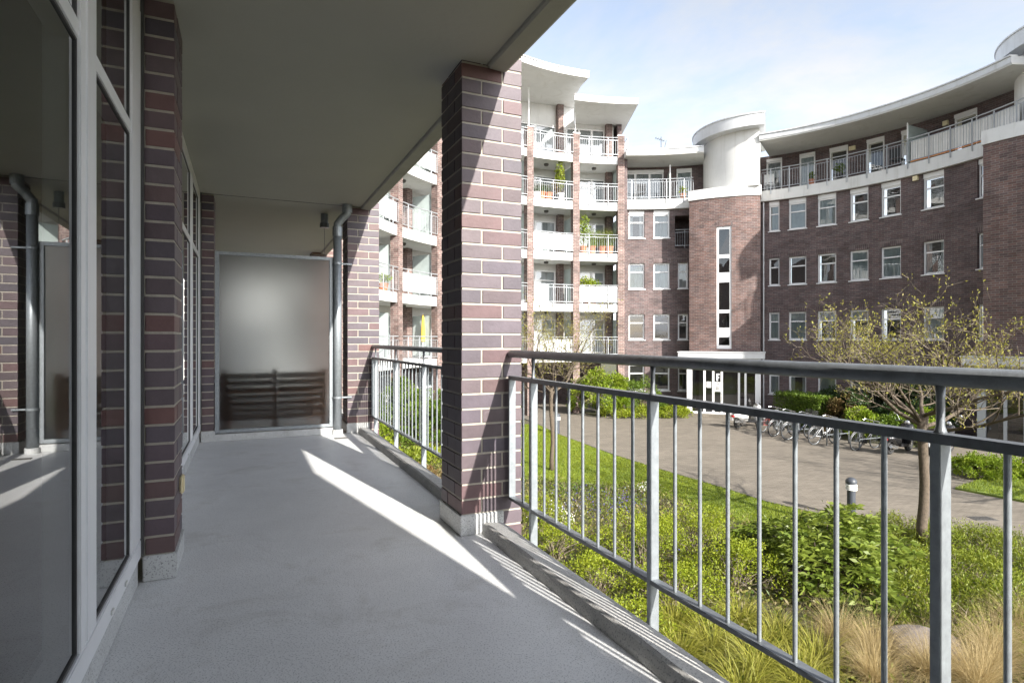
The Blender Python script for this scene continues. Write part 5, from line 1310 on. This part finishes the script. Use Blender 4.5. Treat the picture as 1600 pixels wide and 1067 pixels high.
# ------------------------------------------------------------------ balcony things on the far buildings
def pot_plant(p, h, r, pot_h, pot_r, kind, label, n=260, potm='terra', ln=.12, cat='potted plant', grass=False):
    e = empty('potted_plant', p, label, cat, 'potted plants on the far balconies')
    mb = MB(); mb.lathe([(.001, 0), (pot_r*.75, 0), (pot_r, pot_h*.85), (pot_r*1.08, pot_h*.85), (pot_r*1.08, pot_h), (pot_r*.9, pot_h), (pot_r*.9, pot_h*.9), (.001, pot_h*.9)], n=14); o = mb.build('pot', M[potm]); o.parent = e
    mb = MB()
    for k in range(5): mb.path([(random.uniform(-.03, .03), random.uniform(-.03, .03), pot_h*.85), (random.uniform(-.5, .5)*r, random.uniform(-.5, .5)*r, pot_h+h*.75)], [.012, .005], 4)
    o = mb.build('stems', M['twig']); o.parent = e
    c = unit(RNG.normal(size=(n, 3)))*(RNG.random((n, 1))**.5)*np.array([r, r, h/2])+np.array([0, 0, pot_h+h*.52])
    if grass:
        b = np.c_[RNG.normal(0, r*.3, (n, 2)), np.full(n, pot_h*.9)]; o = blades('foliage', b, RNG.normal(0, .5, (n, 3)), h*(.6+.5*RNG.random(n)), .018, LM[kind])
    else: o = leaves('foliage', c, RNG.normal(size=(n, 3))+np.array([0, 0, .4]), ln, ln*.5, LM[kind])
    o.parent = e; return e
def bp(px, zb, r=11.95): return tuple(pol(th_px(px, r), r, zb))
z3, z2, z1_ = slabz[3][1]+.001, slabz[2][1]+.001, slabz[1][1]+.001
pot_plant(bp(838, z3), .55, .2, .35, .2, 'lily', 'grassy plant in a pale planter on the upper balcony', 150, 'white', grass=True)
pot_plant(bp(846, z3), .55, .22, .38, .22, 'lily', 'grassy plant in the first terracotta pot of the upper balcony', 170, grass=True)
pot_plant(bp(857, z3), .5, .22, .38, .22, 'lily', 'grassy plant in the second terracotta pot of the upper balcony', 170, grass=True)
pot_plant(bp(875, z3), 1.75, .30, .40, .22, 'spirea', 'tall yellowing potted tree on the upper balcony', 420, 'white')
pot_plant(bp(868, z3), .7, .25, .3, .2, 'brown', 'low brownish plant beside the tall potted tree', 160, 'black')
pot_plant(bp(911, z2), 1.75, .38, .40, .22, 'lime', 'tall bright green potted tree against the column', 520)
pot_plant(bp(925, z2), 1.0, .28, .42, .2, 'lime', 'first bushy plant in a terracotta pot under the glass doors', 330, grass=True)
pot_plant(bp(941, z2), 1.05, .26, .42, .2, 'juniper', 'second bushy plant in a terracotta pot under the glass doors', 330, grass=True)
pot_plant(bp(952, z2), 1.1, .28, .42, .22, 'juniper', 'third bushy plant in a terracotta pot near the end column', 330, grass=True)
pot_plant(bp(915, z1_, 12.05), .75, .45, .75, .2, 'spirea', 'wide bushy plant rising over the white cloth', 420, 'terra')
pot_plant(bp(927, z1_, 12.1), .6, .45, .75, .2, 'lime', 'second bushy plant rising over the white cloth', 320, 'terra')
pot_plant(bp(599, z1_, 11.9), .35, .3, .3, .2, 'lime', 'flower pot behind the railing beside the end pillar', 180)
# folded yellow parasol on the first-floor balcony
e = empty('folded_parasol', bp(661, slabz[0][1]+.001, 12.4), 'folded yellow parasol standing on the balcony left of the near pillar'.replace(' left of', ' next to'), 'parasol')
mb = MB(); mb.path([(0, 0, 0), (0, 0, 2.05)], .02, 8); o = mb.build('pole', M['fwhite']); o.parent = e
mb = MB(); mb.lathe([(.03, .75), (.10, .80), (.09, 1.3), (.06, 1.8), (.02, 2.0)], n=9); o = mb.build('canopy', M['yellow']); o.parent = e
mb = MB(); mb.lathe([(.001, 0), (.22, 0), (.22, .06), (.04, .08)], n=14); o = mb.build('base', M['iron']); o.parent = e
# terrace chairs
def terrace_chair(px, r, zb, label, m):
    p = pol(th_px(px, r), r, zb); e = empty('terrace_chair', p, label, 'chair', 'chairs on the roof terraces', rz=th_px(px, r)+PI/2)
    mb = MB(); mb.box((-.23, -.23, .42), (.23, .23, .46)); o = mb.build('seat', m); o.parent = e
    for k in range(4):
        mb = MB(); mb.box((-.23+k*.12, .21, .50), (-.13+k*.12, .24, .92)); o = mb.build('back_slat', m); o.parent = e
    for sx in (-.21, .19):
        for sy in (-.21, .21):
            mb = MB(); mb.box((sx, sy-.01, 0), (sx+.025, sy+.015, .42 if sy < 0 else .92)); o = mb.build('leg', m); o.parent = e
terrace_chair(1001, 12.4, 8.651, 'dark slatted chair on the terrace of the brick section', M['black'])
terrace_chair(1203, 12.5, 8.651, 'pale slatted chair behind the terrace railing of the wing', M['fwhite'])
terrace_chair(1402, 12.4, 8.651, 'black chair beside the terrace divider of the wing', M['black'])
pot_plant(bp(1268, 8.651), .35, .15, .25, .14, 'hedge', 'small plant in a terracotta pot on the wing terrace', 90)
pot_plant(bp(1312, 8.651), .5, .25, .25, .16, 'hedge', 'leafy plant in a dark pot on the wing terrace', 140, 'black')
pot_plant(bp(1067, 8.651), .4, .25, .25, .16, 'spirea', 'small plant by the hoop trellis next to the tower', 120)
mb = MB(); c = Vector(bp(1066, 8.65, 12.1)); th_ = th_px(1066, 12.1); tv = Vector((math.sin(th_), -math.cos(th_), 0))
mb.path([c+tv*(.33*math.cos(a))+Vector((0, 0, max(0, .55+.55*math.sin(a)) if a < PI else 0)) for a in np.linspace(0, PI, 13)], .02, 6); tag(mb.build('hoop_trellis', M['rail']), 'dark hoop trellis on the terrace next to the tower', 'trellis')
# antenna on the roof
e = empty('roof_antenna', P(1033, 232, 34).to_tuple(), 'small antenna on the roof of the brick section', 'antenna')
b0 = P(1033, 236, 34); mb = MB(lambda x, y, z: b0+Vector((x, y, z))); mb.path([(0, 0, -.4), (0, 0, .8)], .025, 6); mb.path([(-.35, 0, .75), (.2, 0, .55)], .02, 5)
for k in range(5): mb.path([(-.3+k*.11, -.2, .73-k*.04), (-.3+k*.11, .2, .73-k*.04)], .012, 4)
mb.path([(.1, 0, -.3), (.3, 0, .6)], .02, 5); mb.build('mast', M['rail'], e)
